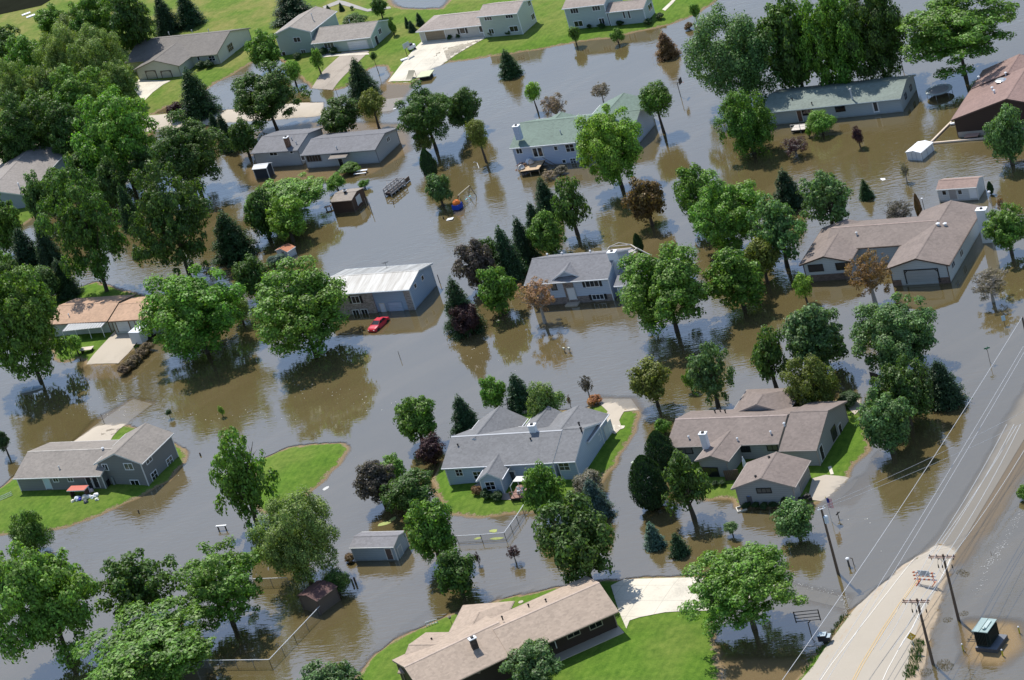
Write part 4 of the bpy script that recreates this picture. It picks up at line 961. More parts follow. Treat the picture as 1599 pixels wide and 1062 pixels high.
('B',874,266,9,7,0,'gr','grey-brown shrub against the white wall near the deck'),
('B',1262,206,4,8,0,'yg','yellow tuft beside the purple shrub'),
('D',985,905,0,0,0,'br',''),
]
for t in T:
    if t[3]>0: tree(*t)
GB='small clipped shrubs in a row'
for i,(x,y,r,l) in enumerate([(767,52,5,'clipped shrub under the lower left window of the cream split-level'),(794,50,5,'clipped shrub under the lower right window of the cream split-level'),(1165,789,6,'foundation shrub, leftmost of the row at the garage wing'),(1179,789,6,'foundation shrub, second of the row at the garage wing'),(1193,789,6,'foundation shrub, third of the row at the garage wing'),(1207,788,6,'foundation shrub, fourth of the row at the garage wing'),(1228,780,8,'foundation shrub, rightmost and largest at the garage wing'),
  (1104,755,5,'low shrub, left under the window of the front wing'),(1116,755,5,'low shrub, middle under the window of the front wing'),(1127,754,5,'low shrub, right under the window of the front wing'),(758,772,9,'dark shrub left of the front gable window'),(775,774,9,'dark shrub right of the front gable window'),(745,765,8,'brownish shrub at the patio of the grey-roofed house'),(905,753,8,'shrub under the east window of the grey-roofed house'),
  (703,57,5,'planting bed bush left of the diamond window'),(716,55,5,'planting bed bush under the diamond window'),(728,54,4,'planting bed bush right of the diamond window'),(490,80,6,'dark shrub left at the white garage house'),(503,80,7,'dark shrub under the wide window of the white garage house'),(520,79,6,'dark shrub right of the wide window of the white garage house'),
  (463,87,6,'round shrub before the lower windows of the pale green wing'),(225,92,0,''),(312,101,7,'dark hedge bush left before the tan ranch windows'),(325,100,7,'dark hedge bush right before the tan ranch windows'),(920,41,4,'bed shrub left below the top-right house'),(938,40,5,'bed shrub middle below the top-right house'),(968,36,5,'bed shrub right below the top-right house'),(1012,33,6,'shrub at the right corner of the top-right house'),(1030,25,6,'dark shrub by the pale path of the top-right house')]):
    if r: tree('B',x,y,r,r*.9,0,'g5' if i not in (12,) else 'br',l,name='clipped_shrub',group=GB)
# brown dead hedge at the driveway, one clipped mass of several plants
for i in range(5):
    x=192+i*9.5;y=577-i*9
    tree('B',x,y,9,8,0,'hb',['lowest','second','middle','fourth','uppermost'][i]+' plant of the brown dead hedge beside the concrete driveway',name='hedge_plant',cat='hedge',group='brown dead hedge by the driveway')
# reeds and weeds
def tuft(name,pts,m,h0,r,label,cat='weeds'):
    mb=MB();c0=at(*pts[0],0)
    for px,py in pts:
        p=at(px,py,0);zb=H0(p[0],p[1])
        for _ in range(150):
            a=rnd(0,6.28);q=rnd(0,1)**.5*r;x=p[0]+math.cos(a)*q;y=p[1]+math.sin(a)*q;d=np.array([rnd(-.4,.4),rnd(-.4,.4),1])*h0*rnd(.4,1)
            n=np.array([rnd(-1,1),rnd(-1,1),0]);n/=np.linalg.norm(n)+1e-6
            mb.poly([np.array([x,y,zb-.1])-n*.05,np.array([x,y,zb-.1])+n*.05,np.array([x,y,zb])+d])
    o=mk(name,mb,m,None,(c0[0],c0[1],0));tag(o,label,cat);return o
GRM=paint((.085,.17,.025),.8,.3,2);STR=paint((.42,.35,.22),.9,.3,2)
# ---------------------------------------------------------------- ground details
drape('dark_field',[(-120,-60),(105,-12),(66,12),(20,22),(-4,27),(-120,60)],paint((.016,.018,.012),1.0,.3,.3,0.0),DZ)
drape('path',[(505,14),(530,4),(540,6),(575,18),(610,14),(612,17),(575,22),(530,10),(508,18)],paint((.33,.31,.29),.9,.2,1),DZ)
drape('path',[(1035,19),(1047,8),(1058,-4),(1063,-4),(1052,9),(1040,21)],PALE,DZ)
drape('path',[(577,87),(505,88),(492,92),(488,95),(520,92),(578,89)],PALE,.07)
drape('path',[(1262,727),(1283,690),(1300,668),(1305,672),(1291,700),(1272,729)],paint((.3,.28,.26),.9,.1,1),DZ)
drape('path',[(1294,734),(1299,732),(1303,744),(1298,745)],PALE,DZ)
drape('patio',[(738,766),(760,780),(775,785),(800,785),(797,776),(772,770),(750,758)],paint((.3,.26,.22),.9,.15,1),DZ)
drape('patio',[(956,668),(960,678),(975,672),(977,668)],PALE,DZ)
gp=paint((.24,.19,.13),.95,.3,1.2)
drape('gravel_shoulder',[(1440,1090),(1448,1010),(1470,955),(1492,905),(1486,872),(1466,915),(1440,965),(1424,1012),(1412,1090)],paint((.38,.30,.21),.95,.15,1.5),.045)
drape('gravel_shoulder',[(1262,1090),(1300,1022),(1345,962),(1395,904),(1440,866),(1470,848),(1420,870),(1374,912),(1348,948),(1324,984),(1294,1025),(1262,1080)],paint((.40,.33,.25),.95,.15,1.5),.045)
tuft('weeds',[(1432,1020),(1430,1032),(1425,1045),(1420,1056),(1434,1008)],GRM,.7,.8,'green weed strip on the gravel shoulder left of the lower crossarm pole')
tuft('weeds',[(1465,1042),(1473,1036),(1445,1050),(1480,1042)],STR,.22,.8,'straw and weeds at the waterline round the lower crossarm pole')
tuft('weeds',[(1320,965),(1312,975),(1304,987),(1295,1000),(1284,1016),(1272,1032),(1262,1048)],GRM,.3,.8,'green verge grass along the left shoulder of the road')
tuft('weeds',[(1500,893),(1507,897),(1480,968),(1505,958)],STR,.14,.6,'drifted straw beside the upper crossarm pole')
tuft('reeds',[(645,262),(1425,262),(640,335)],GRM,.0,.01,'x') if False else None
# floating stuff on the water
def flecks(name,regs,m,label,sz):
    mb=MB()
    for (x0,y0,x1,y1,n,sp) in regs:
        for _ in range(n):
            t=rnd(0,1);p=at(x0+(x1-x0)*t+random.gauss(0,sp),y0+(y1-y0)*t+random.gauss(0,sp*.6),0)
            if H1(p[0],p[1])>-.04: continue
            s=sz*rnd(.4,1.4);a=rnd(0,3.14);k=rnd(.3,1);c,q=math.cos(a)*s,math.sin(a)*s
            P=[p+[c,q,.012],p+[-q*k,c*k,.012],p+[-c,-q,.012],p+[q*k,-c*k,.012]];P=[np.array(v) for v in P]
            mb.hexa([v-[0,0,.01] for v in P]+[v+[0,0,.012] for v in P])
    o=mk(name,mb,m);o['kind']='stuff';o['label']=label;return o
flecks('floating_foam',[(20,640,390,650,60,9),(60,612,200,625,25,8),(450,600,640,640,45,14),(380,640,470,655,18,6),(120,690,300,735,18,8),(700,560,860,570,14,20),(560,690,1000,690,10,20),(1250,700,1400,900,12,20),(500,330,900,350,10,40)],paint((.75,.73,.66)),'scattered pale foam and debris specks on the flood water',.07)
flecks('drifting_straw',[(1595,800,1560,860,90,4),(1560,860,1540,885,90,4),(1545,880,1528,925,50,4),(1230,908,1330,935,70,3),(1318,936,1322,962,60,2.5)],paint((.36,.36,.35)),'line of drifting straw and foam on the water beside the road',.075)
def floaty(name,px,r,m,label,k=1.5):
    p=at(*px,0);mb=MB();n=9
    yw=rnd(0,3);P=[]
    for i in range(n): t=6.283*i/n;q=r*rnd(.7,1.2);P.append(p+[math.cos(yw)*q*k*math.cos(t)-math.sin(yw)*q*math.sin(t),math.sin(yw)*q*k*math.cos(t)+math.cos(yw)*q*math.sin(t),.02])
    mb.poly(P);mb.poly([v-[0,0,.04] for v in P][::-1])
    for i in range(n): mb.poly([P[i]-[0,0,.04],P[(i+1)%n]-[0,0,.04],P[(i+1)%n],P[i]])
    return tag(mk(name,mb,m,None,tuple(p)),label,'debris')
AL=paint((.32,.36,.12),.9,.3,3)
floaty('algae_mat',(600,818),.55,AL,'yellow-green floating mat above the pale shed, left one',2.4);floaty('algae_mat',(613,811),.4,AL,'yellow-green floating mat above the pale shed, right one',2)
floaty('algae_mat',(771,829),.45,AL,'yellow-green clump just above the fence rail');floaty('algae_mat',(745,841),.35,AL,'small ring-shaped yellow-green clump inside the fence');floaty('algae_mat',(776,841),.4,AL,'long yellow-green streak floating by the fence corner',2.6)
floaty('floating_board',(1379,280),.35,WHITE,'white floating scrap near the small lone spruce',1.7);floaty('floating_board',(509,763),.4,paint((.5,.5,.48)),'pale floating scrap right of the grass island');floaty('floating_board',(992,721),.5,paint((.4,.45,.36)),'pale green scrap in the side channel',1.2)
floaty('floating_board',(1092,38),.7,paint((.75,.77,.8)),'white object beside the round red shrub at the top shore',1.5);floaty('floating_board',(616,170),.3,WHITE,'round white float in the flooded street behind the tree tips',1.0)
# ---------------------------------------------------------------- small things
def ht(base,top):
    b=at(*base,0);return min(np.arange(.3,13,.05),key=lambda h:abs((531-((b+[0,0,h]-CP)@CU)*FPX/((b+[0,0,h]-CP)@FW))-top))
def post(name,label,cat,base,top,r,m,extra=None):
    b=at(*base,0);h=ht(base,top);z=H0(b[0],b[1]);mb=MB();mb.bar((b[0],b[1],-.8),(b[0],b[1],h),r,r*.85,7)
    root=thing(name,label,cat,(b[0],b[1],z));mk('post',mb,m,root);return root,b,h
PW=paint((.11,.08,.06),.85,.2,1.5);ARM=paint((.36,.24,.19),.85,.15,2)
def upole(label,base,top,arm=None):
    b=at(*base,0);h=ht(base,top);r=thing('utility_pole',label,'utility pole',(b[0],b[1],0));mb=MB();mb.bar((b[0],b[1],-1),(b[0],b[1],h),.20,.13,10);mk('pole',mb,PW,r)
    ends=[]
    if arm:
        z=h-.35;A=at(*arm[0],z);B=at(*arm[1],z);d=(B-A);L=np.linalg.norm(d);d/=L;A=np.array([b[0],b[1],z])-d*L*.56;nn=np.array([-d[1],d[0],0]);yw=math.atan2(d[1],d[0])
        for s in (-1,1):
            m=MB();c=A+d*L/2+nn*s*.17;m.zbox(c[0],c[1],z-.06,z+.06,L,.09,yw);mk('crossarm',m,ARM,r)
        m=MB();
        for s in (-1,1): m.bar(np.array([b[0],b[1],z-.8])+nn*.17*0,np.array([b[0],b[1],z])+d*s*.75,.03)
        mk('brace',m,STEEL,r)
        for t in (.04,.3,.72,.96):
            q=A+d*L*t;m=MB();m.bar(q+[0,0,.02],q+[0,0,.16],.02);m.lathe(q+[0,0,.14],[(.05,0),(.1,.05),(.06,.1),(.09,.14),(.04,.22)],8);mk('insulator',m,paint((.10,.08,.08),.4),r);ends.append(q+[0,0,.34])
        for t in (.06,.32,.9):
            q=A+d*L*t+nn*.2;m=MB();m.bar(q,q-[0,0,.55],.05);mk('hanging_insulator',m,paint((.12,.11,.11),.4),r)
        for i,t in enumerate((-.55,-.25,.5)):
            q=np.array([b[0],b[1],z-1.5])+d*t*1.6;m=MB();m.bar(q,q+[0,0,.45],.08,.06);m.path([q+[0,0,.45],q+[0,0,1.2]+d*.1,q+[0,0,1.5]],.015,None,4);m.path([q,q-[0,0,.6]+d*.1,np.array([b[0],b[1],z-2.9])],.015,None,4);mk('fuse_switch',m,DARK,r)
    return r,b,h,ends
r1,b1,h1,_=upole('wooden utility pole with white transformer can, its foot in water beside the flagpole',(1309,896),793)
m=MB();m.bar((b1[0]+.25,b1[1]-.25,h1-2.1),(b1[0]+.25,b1[1]-.25,h1-1.2),.27,.27,12);m.lathe((b1[0]+.25,b1[1]-.25,h1-1.2),[(.28,0),(.2,.1),(.05,.16)],12);mk('transformer_can',m,paint((.55,.62,.68),.4),r1)
for k_ in (-1,1): m=MB();m.bar((b1[0]+k_*.3,b1[1]-.1,h1-.02),(b1[0]+k_*.3,b1[1]-.1,h1+.2),.08,.05);mk('insulator',m,WHITE,r1)
m=MB();m.zbox(b1[0],b1[1]-.16,h1-.12,h1-.03,.95,.1);mk('crossarm',m,WHITE,r1)
r2,b2,h2,e2=upole('wooden pole with crossarm, farther one, rising from water beside the transformer cabinet',(1497,968),866,((1452,868),(1493,868)))
r3,b3,h3,e3=upole('wooden pole with crossarm, nearer one, behind the yellow warning sign',(1457,1037),935,((1410,939),(1452,939)))
r4,b4,h4,_=upole('dark pole top cut by the right edge with two wires attached',(1621,608),495)
WR=paint((.62,.62,.62),.4,.02,1,.5,.3)
def wire(label,p,q,sag=.5,r=.028):
    m=MB();n=14;P=[p+(q-p)*i/n-np.array([0,0,sag*4*(i/n)*(1-i/n)]) for i in range(n+1)];m.path(P,r,None,5);o=mk('wire',m,WR,None,tuple(p));tag(o,label,'wire','overhead wires along the road')
t4=np.array([b4[0],b4[1],h4])
wire('longest single overhead wire from the top of the right-edge pole down to the bottom edge',t4,at(1146,1168,8.4),.9,.035)
wire('upper-left of the twin overhead wires from the right-edge pole over the flooded road',at(1598,541,7.2),at(1262,1088,7.4),.4)
wire('lower-right of the twin overhead wires from the right-edge pole over the flooded road',at(1602,545,7.2),at(1270,1096,7.2),.4)
WN=['leftmost','second','third','rightmost']
far=[(1508,770),(1519,770),(1533,770),(1552,770)]
for i in range(4):
    s=e2[i];f_=at(*far[i],s[2]);d=(f_-s)*2.2;wire(WN[i]+' of the four wires running up-right from the farther crossarm pole',s,s+d,.5)
    wire(WN[i]+' of the four wires between the two crossarm poles',e2[i],e3[i],.25)
    dd=(e3[i]-e2[i]);wire(WN[i]+' of the four wires leaving the nearer crossarm pole at the bottom edge',e3[i],e3[i]+dd*1.1,.3)
s=e2[3];f_=at(1515,770,s[2]);wire('extra low wire just beside the leftmost one up-right of the farther pole',e2[0]-[0,0,.25],e2[0]-[0,0,.25]+(f_-e2[0])*2.2,.5)
t1=np.array([b1[0],b1[1],h1+.15]);wire('upper thin wire from the transformer-can pole to the right edge',t1+[-.3,0,0],at(1660,610,8.5),.5,.018);wire('lower thin wire from the transformer-can pole to the right edge',t1+[.3,0,-.3],at(1660,630,8.2),.5,.018)
# flagpole
r,b,h=post('flagpole','thin flagpole with a hanging striped flag standing in water','flagpole',(1299,815),777,.045,paint((.6,.6,.6),.4))
m=MB();RED=paint((.5,.03,.04),.7);BLU=paint((.03,.05,.25),.7);n=9;fx=[(math.sin(i*.9)*.06) for i in range(n+1)]
for i in range(9):       # drooping cloth: stripes run along the hanging length
    x0,x1=.05+i*.07,.05+(i+1)*.07
    for j in range(4):
        z0=h-.05-j*.36-x0*.55;z1=z0-.36
        P=[(b[0]+x0,b[1]+fx[i],z1),(b[0]+x1,b[1]+fx[i+1],z1-.05),(b[0]+x1,b[1]+fx[i+1],z0-.05),(b[0]+x0,b[1]+fx[i],z0)]
        mi=1 if (j<2 and i<4) else (0 if i%2==0 else 2)
        Q=[(p[0],p[1]+.02,p[2]) for p in P];m.hexa([P[0],P[1],Q[1],Q[0],P[3],P[2],Q[2],Q[3]],mi)
mk('flag',m,[RED,BLU,WHITE],r);m=MB();m.lathe((b[0],b[1],h),[(.02,0),(.09,.07),(.02,.15)],8);mk('finial',m,paint((.6,.45,.1),.3),r)
# transformer cabinet
def frame3(A,B,Cc,z): a,b,c=at(*A,z)[:2],at(*B,z)[:2],at(*Cc,z)[:2];L=np.linalg.norm(b-a);ex=(b-a)/L;ey=np.array([-ex[1],ex[0]]);return a,ex,ey,L,float((c-b)@ey)
a,ex,ey,L,W=frame3((1517,985.5),(1541.5,988),(1558,967),2.6)
def loc(u,v,z): q=a+ex*u+ey*v;return np.array([q[0],q[1],z])
r=thing('transformer_cabinet','large dark green electrical cabinet with ribbed sides on a concrete pad in orange-brown shallows','electrical cabinet',loc(L/2,W/2,0));yw=math.atan2(ex[1],ex[0])
GD=paint((.016,.026,.026),.45,.15,2);GT=paint((.27,.36,.34),.35,.1,1,.5)
m=MB();c=loc(L/2,W/2,0);m.zbox(c[0],c[1],.45,2.5,L-.3,W-.3,yw);mk('body',m,GD,r)
m=MB()
for i in range(8): c=loc(.2+(L-.4)*(i+.5)/8,.06,0);m.zbox(c[0],c[1],.7,2.4,.06,.2,yw)
for i in range(11): c=loc(L-.06,.2+(W-.4)*(i+.5)/11,0);m.zbox(c[0],c[1],.7,2.35,.2,.07,yw)
mk('cooling_fins',m,GD,r)
for nm,u0,u1,z in (('lid',0,L*.44,2.5),('lid',L*.48,L,2.5)):
    m=MB();c=loc((u0+u1)/2,W/2,0);m.zbox(c[0],c[1],z,z+.1,u1-u0,W,yw);mk(nm,m,GT,r)
m=MB();c=loc(L*.66,W*.5,0);m.zbox(c[0],c[1],2.6,2.72,L*.24,W*.6,yw);mk('hatch',m,paint((.4,.48,.45),.35,.1,1,.5),r);m=MB();c=loc(L*.66,W*.22,0);m.lathe(c+[0,0,2.72],[(.2,0),(.2,.1),(.08,.14)],10);mk('cap',m,GT,r)
m=MB();c=loc(L*.5+.45,W*.5-.05,0);m.zbox(c[0],c[1],-.6,.46,L+.75,W+.3,yw,0,1);mk('pad',m,[paint((.07,.07,.075)),paint((.13,.14,.16))],r)
YEL=paint((.5,.42,.04),.5)
for l,(x,y) in (('yellow-topped bollard right of the electrical cabinet',(1592,988)),('yellow-topped bollard left of the electrical cabinet',(1504,1015)),('yellow-topped bollard at the front corner of the cabinet pad',(1566,1024)),):
    b=at(x,y,0);r=thing('bollard',l,'bollard',(b[0],b[1],0),'bollards around the electrical cabinet');m=MB();m.bar((b[0],b[1],-.6),(b[0],b[1],.75),.09,.09,10);mk('post',m,YEL,r);m=MB();m.lathe((b[0],b[1],.75),[(.10,0),(.10,.1),(.05,.15)],10);mk('cap',m,WHITE,r)
# text helper: flat letters on a panel
def text(name,s,c,tn,up,size,m,parent):
    cu=bpy.data.curves.new(name,'FONT');cu.body=s;cu.size=size;cu.align_x='CENTER';cu.align_y='CENTER';cu.extrude=.004;cu.space_line=.85
    ob=bpy.data.objects.new(name,cu);COL.objects.link(ob);dg=bpy.context.evaluated_depsgraph_get();me=bpy.data.meshes.new_from_object(ob.evaluated_get(dg));bpy.data.objects.remove(ob)
    tn=np.array(tn);up=np.array(up);n=np.cross(tn,up);me.transform(Matrix(((tn[0],up[0],n[0],0),(tn[1],up[1],n[1],0),(tn[2],up[2],n[2],0),(0,0,0,1))));me.materials.clear();me.materials.append(m)
    o=bpy.data.objects.new(name,me);COL.objects.link(o);root=parent
    while root.parent: root=root.parent
    o.location=np.array(c)-np.array(root.location);o.parent=parent;return o
# barricade
A=at(1429,909,.5);B=at(1459,911,.5);d=(B-A);L=3.0;d/=np.linalg.norm(d);n_=np.array([d[1],-d[0],0]);z0=H0(A[0],A[1])+.05
r=thing('road_barricade','striped orange and white road-closed barricade standing across the road','barricade',(A[0],A[1],z0));OR=paint((.62,.17,.08),.6)
for u in (.45,L-.45):
    m=MB();p=A+d*u;m.box((p[0],p[1],z0+.8),d,n_,UP,.08,.08,1.6);m.box((p[0],p[1],z0+.04),d,n_,UP,.08,1.5,.08);mk('leg',m,OR,r)
for i,z in enumerate((.55,1.05,1.5)):
    m=MB();ns=10
    for j in range(ns):
        c=A+d*(L*(j+.5)/ns)+n_*.07;u0,u1=-L/ns/2,L/ns/2;w_=.24;sk=.08
        P=[c+d*(u0-sk)+[0,0,z0-A[2]+z-w_/2],c+d*(u1-sk)+[0,0,z0-A[2]+z-w_/2],c+d*(u1+sk)+[0,0,z0-A[2]+z+w_/2],c+d*(u0+sk)+[0,0,z0-A[2]+z+w_/2]]
        Q=[p-n_*.03 for p in P];m.hexa([P[0],P[1],Q[1],Q[0],P[3],P[2],Q[2],Q[3]],j%2)
    mk('striped_board',m,[OR,WHITE],r)
m=MB();c=A+d*L/2+n_*.12;c[2]=z0+1.5;m.box(c,d,n_,UP,1.5,.03,.75);sg=mk('sign_panel',m,paint((.50,.54,.58)),r);m=MB()
text('lettering','ROAD\nCLOSED',c+n_*.02,d,UP,.34,paint((.12,.13,.15)),sg)
# yellow warning sign
b=at(1428,1014,.4);z=H0(b[0],b[1]);r=thing('warning_sign','yellow diamond warning sign with pale cross on a post beside the road edge','road sign',(b[0],b[1],z));m=MB();m.bar((b[0],b[1],z-.3),(b[0],b[1],z+2.3),.035);mk('post',m,STEEL,r)
yw=R_(-32+20);tn=np.array([math.cos(yw),math.sin(yw),0]);nn=np.array([tn[1],-tn[0],0]);c=np.array([b[0],b[1],z+2.0])+nn*.05
m=MB();s=.58;P=[c-UP*s,c+tn*s,c+UP*s,c-tn*s];Q=[p-nn*.02 for p in P];m.poly(P);m.poly(Q[::-1])
for i in range(4): m.poly([P[(i+1)%4],P[i],Q[i],Q[(i+1)%4]])
sp=mk('sign_panel',m,paint((.55,.33,.02),.5),r);m=MB();m.box(c+nn*.012,tn,nn,UP,.09,.012,.8);m.box(c+nn*.0165,tn,nn,UP,.62,.012,.09);mk('symbol',m,paint((.75,.65,.35),.5),sp)
# small street furniture near the road
r,b,h=post('sign_frame','dark open rail frame on a post in the shade of the spreading tree','sign frame',(1265,985),972,.07,PW)
a_=at(1243,971,2.0);b_=at(1281,967,2.0);d=b_-a_
for u in (0,1): m=MB();p=a_+d*u;m.bar(p-[0,0,.15],p+[0,0,1.4],.07);mk('upright',m,DARK,r)
for z in (0,.45,.9,1.35): m=MB();m.bar(a_+[0,0,z],b_+[0,0,z],.05);mk('rail',m,DARK,r)
m=MB();m.bar((b[0],b[1],h-.1),a_+d*.6,.06);mk('brace',m,DARK,r)
b=at(1290,1003,0.1);r=thing('mailbox_cluster','black mailbox block with pale top at the grass verge','mailbox',(b[0],b[1],0));m=MB();m.zbox(b[0],b[1],-.5,.5,.5,.3,R_(-32));mk('base',m,DARK,r)
for i,s_ in enumerate((-.5,0,.5)): 
    m=MB();q=b[:2]+np.array([math.cos(R_(-25)),math.sin(R_(-25))])*s_;m.zbox(q[0],q[1],.5,1.3-.25*(i==2),.49,.9,R_(-25),0,1);mk('mailbox',m,[paint((.02,.02,.025),.4),paint((.35,.42,.45),.4)],r)
r,b,h=post('meter_post','white-capped meter post with curved pipe standing in water right of the tall pole','meter post',(1326,884),873,.14,paint((.06,.06,.06)))
m=MB();m.lathe((b[0],b[1],h),[(.22,-.05),(.24,.1),(.12,.2)],10);mk('cap',m,WHITE,r);m=MB();m.path([(b[0]+.6,b[1],-.5),(b[0]+.6,b[1],.9),(b[0]+.35,b[1],1.1)],.05);mk('pipe',m,PW,r)
r,b,h=post('marker_post','dark forked marker post in water right of the flag','post',(1310,810),799,.06,PW);m=MB();m.bar((b[0]-.25,b[1],h*.6),(b[0]+.3,b[1],h*.9),.08);mk('box',m,DARK,r)
r,b,h=post('street_sign','green street-name sign with crossed blades standing in water near the right edge','street sign',(1546,566),545,.04,PW)
for yw in (R_(-10),R_(60)): m=MB();m.zbox(b[0],b[1],h,h+.2,.8,.03,yw);mk('sign_blade',m,paint((.02,.14,.07),.5),r)
r,b,h=post('blue_sign','pale blue panel on a post in water at the right edge','sign',(1569,508),495,.05,PW);m=MB();m.zbox(b[0],b[1]-.06,h-.6,h+.2,.55,.04,R_(-10));mk('sign_panel',m,paint((.4,.55,.65),.4),r)
# posts sticking out
for l,bs,tp_,rr in (('dark bare post in water right of the blue gable wall',(686.6,441),429,.08),('short dark post in water beside the wooden play set',(614.5,319),314,.08),('thick dark post at the fence end, right of two',(555.5,911),902,.16),('thick dark post at the fence end, left of two',(551,912),905,.14),
   ('black short post in water below the grey split-level lawn',(217,801),796,.12),('black stub in water right of the grey split-level house',(313,711),707,.14),('thin post beside the dark brown shed shrub',(545.5,906),901,.06),('dark lamp-like post on the flooded drive edge at left',(162,659),646,.05),('small street post in the flooded bend at centre',(625,560),549,.05),
   ('thin post beside the left driveway end',(526,146),139,.05),('leaning thin pole behind the long ranch house',(1411,112),76,.06),('thin pole beside the grey house chimney',(413,212),193,.04),('thin stick in water on the right near the drifting straw',(1548,866),861,.03)):
    post('post',l,'post',bs,tp_,rr,PW)
for l,x in (('left of a pair of mailboxes standing in the water',881),('right of a pair of mailboxes standing in the water',889)):
    r,b,h=post('mailbox',l,'mailbox',(x+1,550),545,.05,PW);m=MB();m.zbox(b[0],b[1],h-.05,h+.25,.25,.5,R_(20));mk('box',m,paint((.35,.36,.30)),r);r['group']='mailboxes in the flooded street'
for l,bs,tp_ in (('bird feeder on a pole at the left end of the bottom lawn',(707,979),969),('small lantern on a pole on the bottom lawn behind the tan roof',(774,957),950)):
    r,b,h=post('bird_feeder',l,'bird feeder',bs,tp_,.04,DARK);h=h+H0(b[0],b[1]);m=MB();m.zbox(b[0],b[1],h-.1,h+.2,.3,.3,.3);m.lathe((b[0],b[1],h+.2),[(.3,0),(.02,.2)],6);mk('feeder',m,paint((.3,.25,.18)),r)
tree('Y',583,88,6,7,2.6,'g3','small dark ball-headed tree on a thin stem beside the inlet')
# basketball hoops
def hoop(label,base,top,facing,col=WHITE,bw=1.7):
    r,b,h=post('basketball_hoop',label,'basketball hoop',base,top,.07,DARK);yw=R_(facing);tn=np.array([math.cos(yw),math.sin(yw),0]);nn=np.array([tn[1],-tn[0],0])
    P=np.array([b[0],b[1],h]);m=MB();m.bar(P-[0,0,.2],P+nn*.7+[0,0,.15],.05);mk('arm',m,DARK,r);m=MB();m.box(P+nn*.72+[0,0,.25],tn,nn,UP,bw,.05,1.1);bd=mk('backboard',m,col,r)
    m=MB();k=14;c=P+nn*1.1+[0,0,-.1]
    for i in range(k): t0,t1=6.283*i/k,6.283*(i+1)/k;m.bar(c+tn*.23*math.cos(t0)+nn*.23*math.sin(t0),c+tn*.23*math.cos(t1)+nn*.23*math.sin(t1),.02,.02,4)
    mk('rim',m,paint((.6,.12,.03)),bd);return r
hoop('tall basketball hoop with dark board standing in open water near the top',(1063,151),129,60,DARK,1.4)
hoop('basketball hoop beside the pale driveway with white base',(637,91),72,35,paint((.35,.42,.4)))
b=at(631,93,.6);m=MB();m.zbox(b[0],b[1],.45,.75,1.4,.8,R_(10));o=mk('hoop_base',m,WHITE,None,(b[0],b[1],.45));tag(o,'white weighted hoop base on grass at the driveway edge','base')
hoop('basketball hoop behind the silvery-green trees, seen from behind',(1365,614),594,120,DARK)
# cluster at garage
b=at(644,78,.5);z=.5;r=thing('grill_cart','black and white wheeled yard cart beside the brown garage','cart',(b[0],b[1],z));m=MB();m.zbox(b[0],b[1],z+.35,z+1.1,1.6,.9,R_(20));mk('body',m,paint((.7,.72,.75)),r);m=MB();m.zbox(b[0]-.2,b[1],z+1.1,z+1.5,1.0,.8,R_(20));mk('cover',m,paint((.02,.02,.05)),r)
for s_ in (-.6,.6):
    m=MB();m.bar((b[0]+s_,b[1]-.5,z+.25),(b[0]+s_,b[1]-.4,z+.25),.25,.25,12);mk('wheel',m,DARK,r)
# skate ramps
def ramp_(label,A,B,w_,h_,m0,curved=True):
    p=at(*A,.1);q=at(*B,.1);d=(q-p);L=np.linalg.norm(d);d/=L;n=np.array([-d[1],d[0],0]);z=H0(p[0],p[1]);r=thing('skate_ramp',label,'skate ramp',(p[0],p[1],z));m=MB();k=8;prev=None
    for i in range(k+1):
        t=i/k;zz=z+.02+(h_*(1-math.cos(t*1.35))/(1-math.cos(1.35)) if curved else h_*t);c=p+d*L*t;pts=(c-n*w_/2,c+n*w_/2,zz)
        if prev:
            a0,b0,z0=prev;a1,b1,z1=pts
            P=lambda v,zv:(v[0],v[1],zv);m.hexa([P(a0,z0-.06),P(b0,z0-.06),P(b1,z1-.06),P(a1,z1-.06),P(a0,z0),P(b0,z0),P(b1,z1),P(a1,z1)])
        prev=pts
    mk('deck',m,m0,r);m=MB()
    for s_ in (-1,1): c=p+d*L*.97+n*s_*(w_/2-.05);m.bar((c[0],c[1],z-.4),(c[0],c[1],z+h_-.08),.05);c=p+d*L*.6+n*s_*(w_/2-.05);m.bar((c[0],c[1],z-.4),(c[0],c[1],z+h_*.28),.05)
    mk('support',m,LUMB,r)
ramp_('curved plywood skate ramp at the end of the pale driveway',(634,129),(646,120),1.6,1.5,paint((.36,.33,.24)))
p=at(666,121,0);r=thing('box_platform','pale yellow-green square platform on a dark base in the water at the driveway end','platform',(p[0],p[1],0));m=MB();m.zbox(p[0],p[1],-.6,.7,2.2,2.0,R_(-25));mk('base',m,DARK,r);m=MB();m.zbox(p[0],p[1],.7,.85,2.9,3.2,R_(-25));mk('top',m,paint((.50,.52,.33)),r)
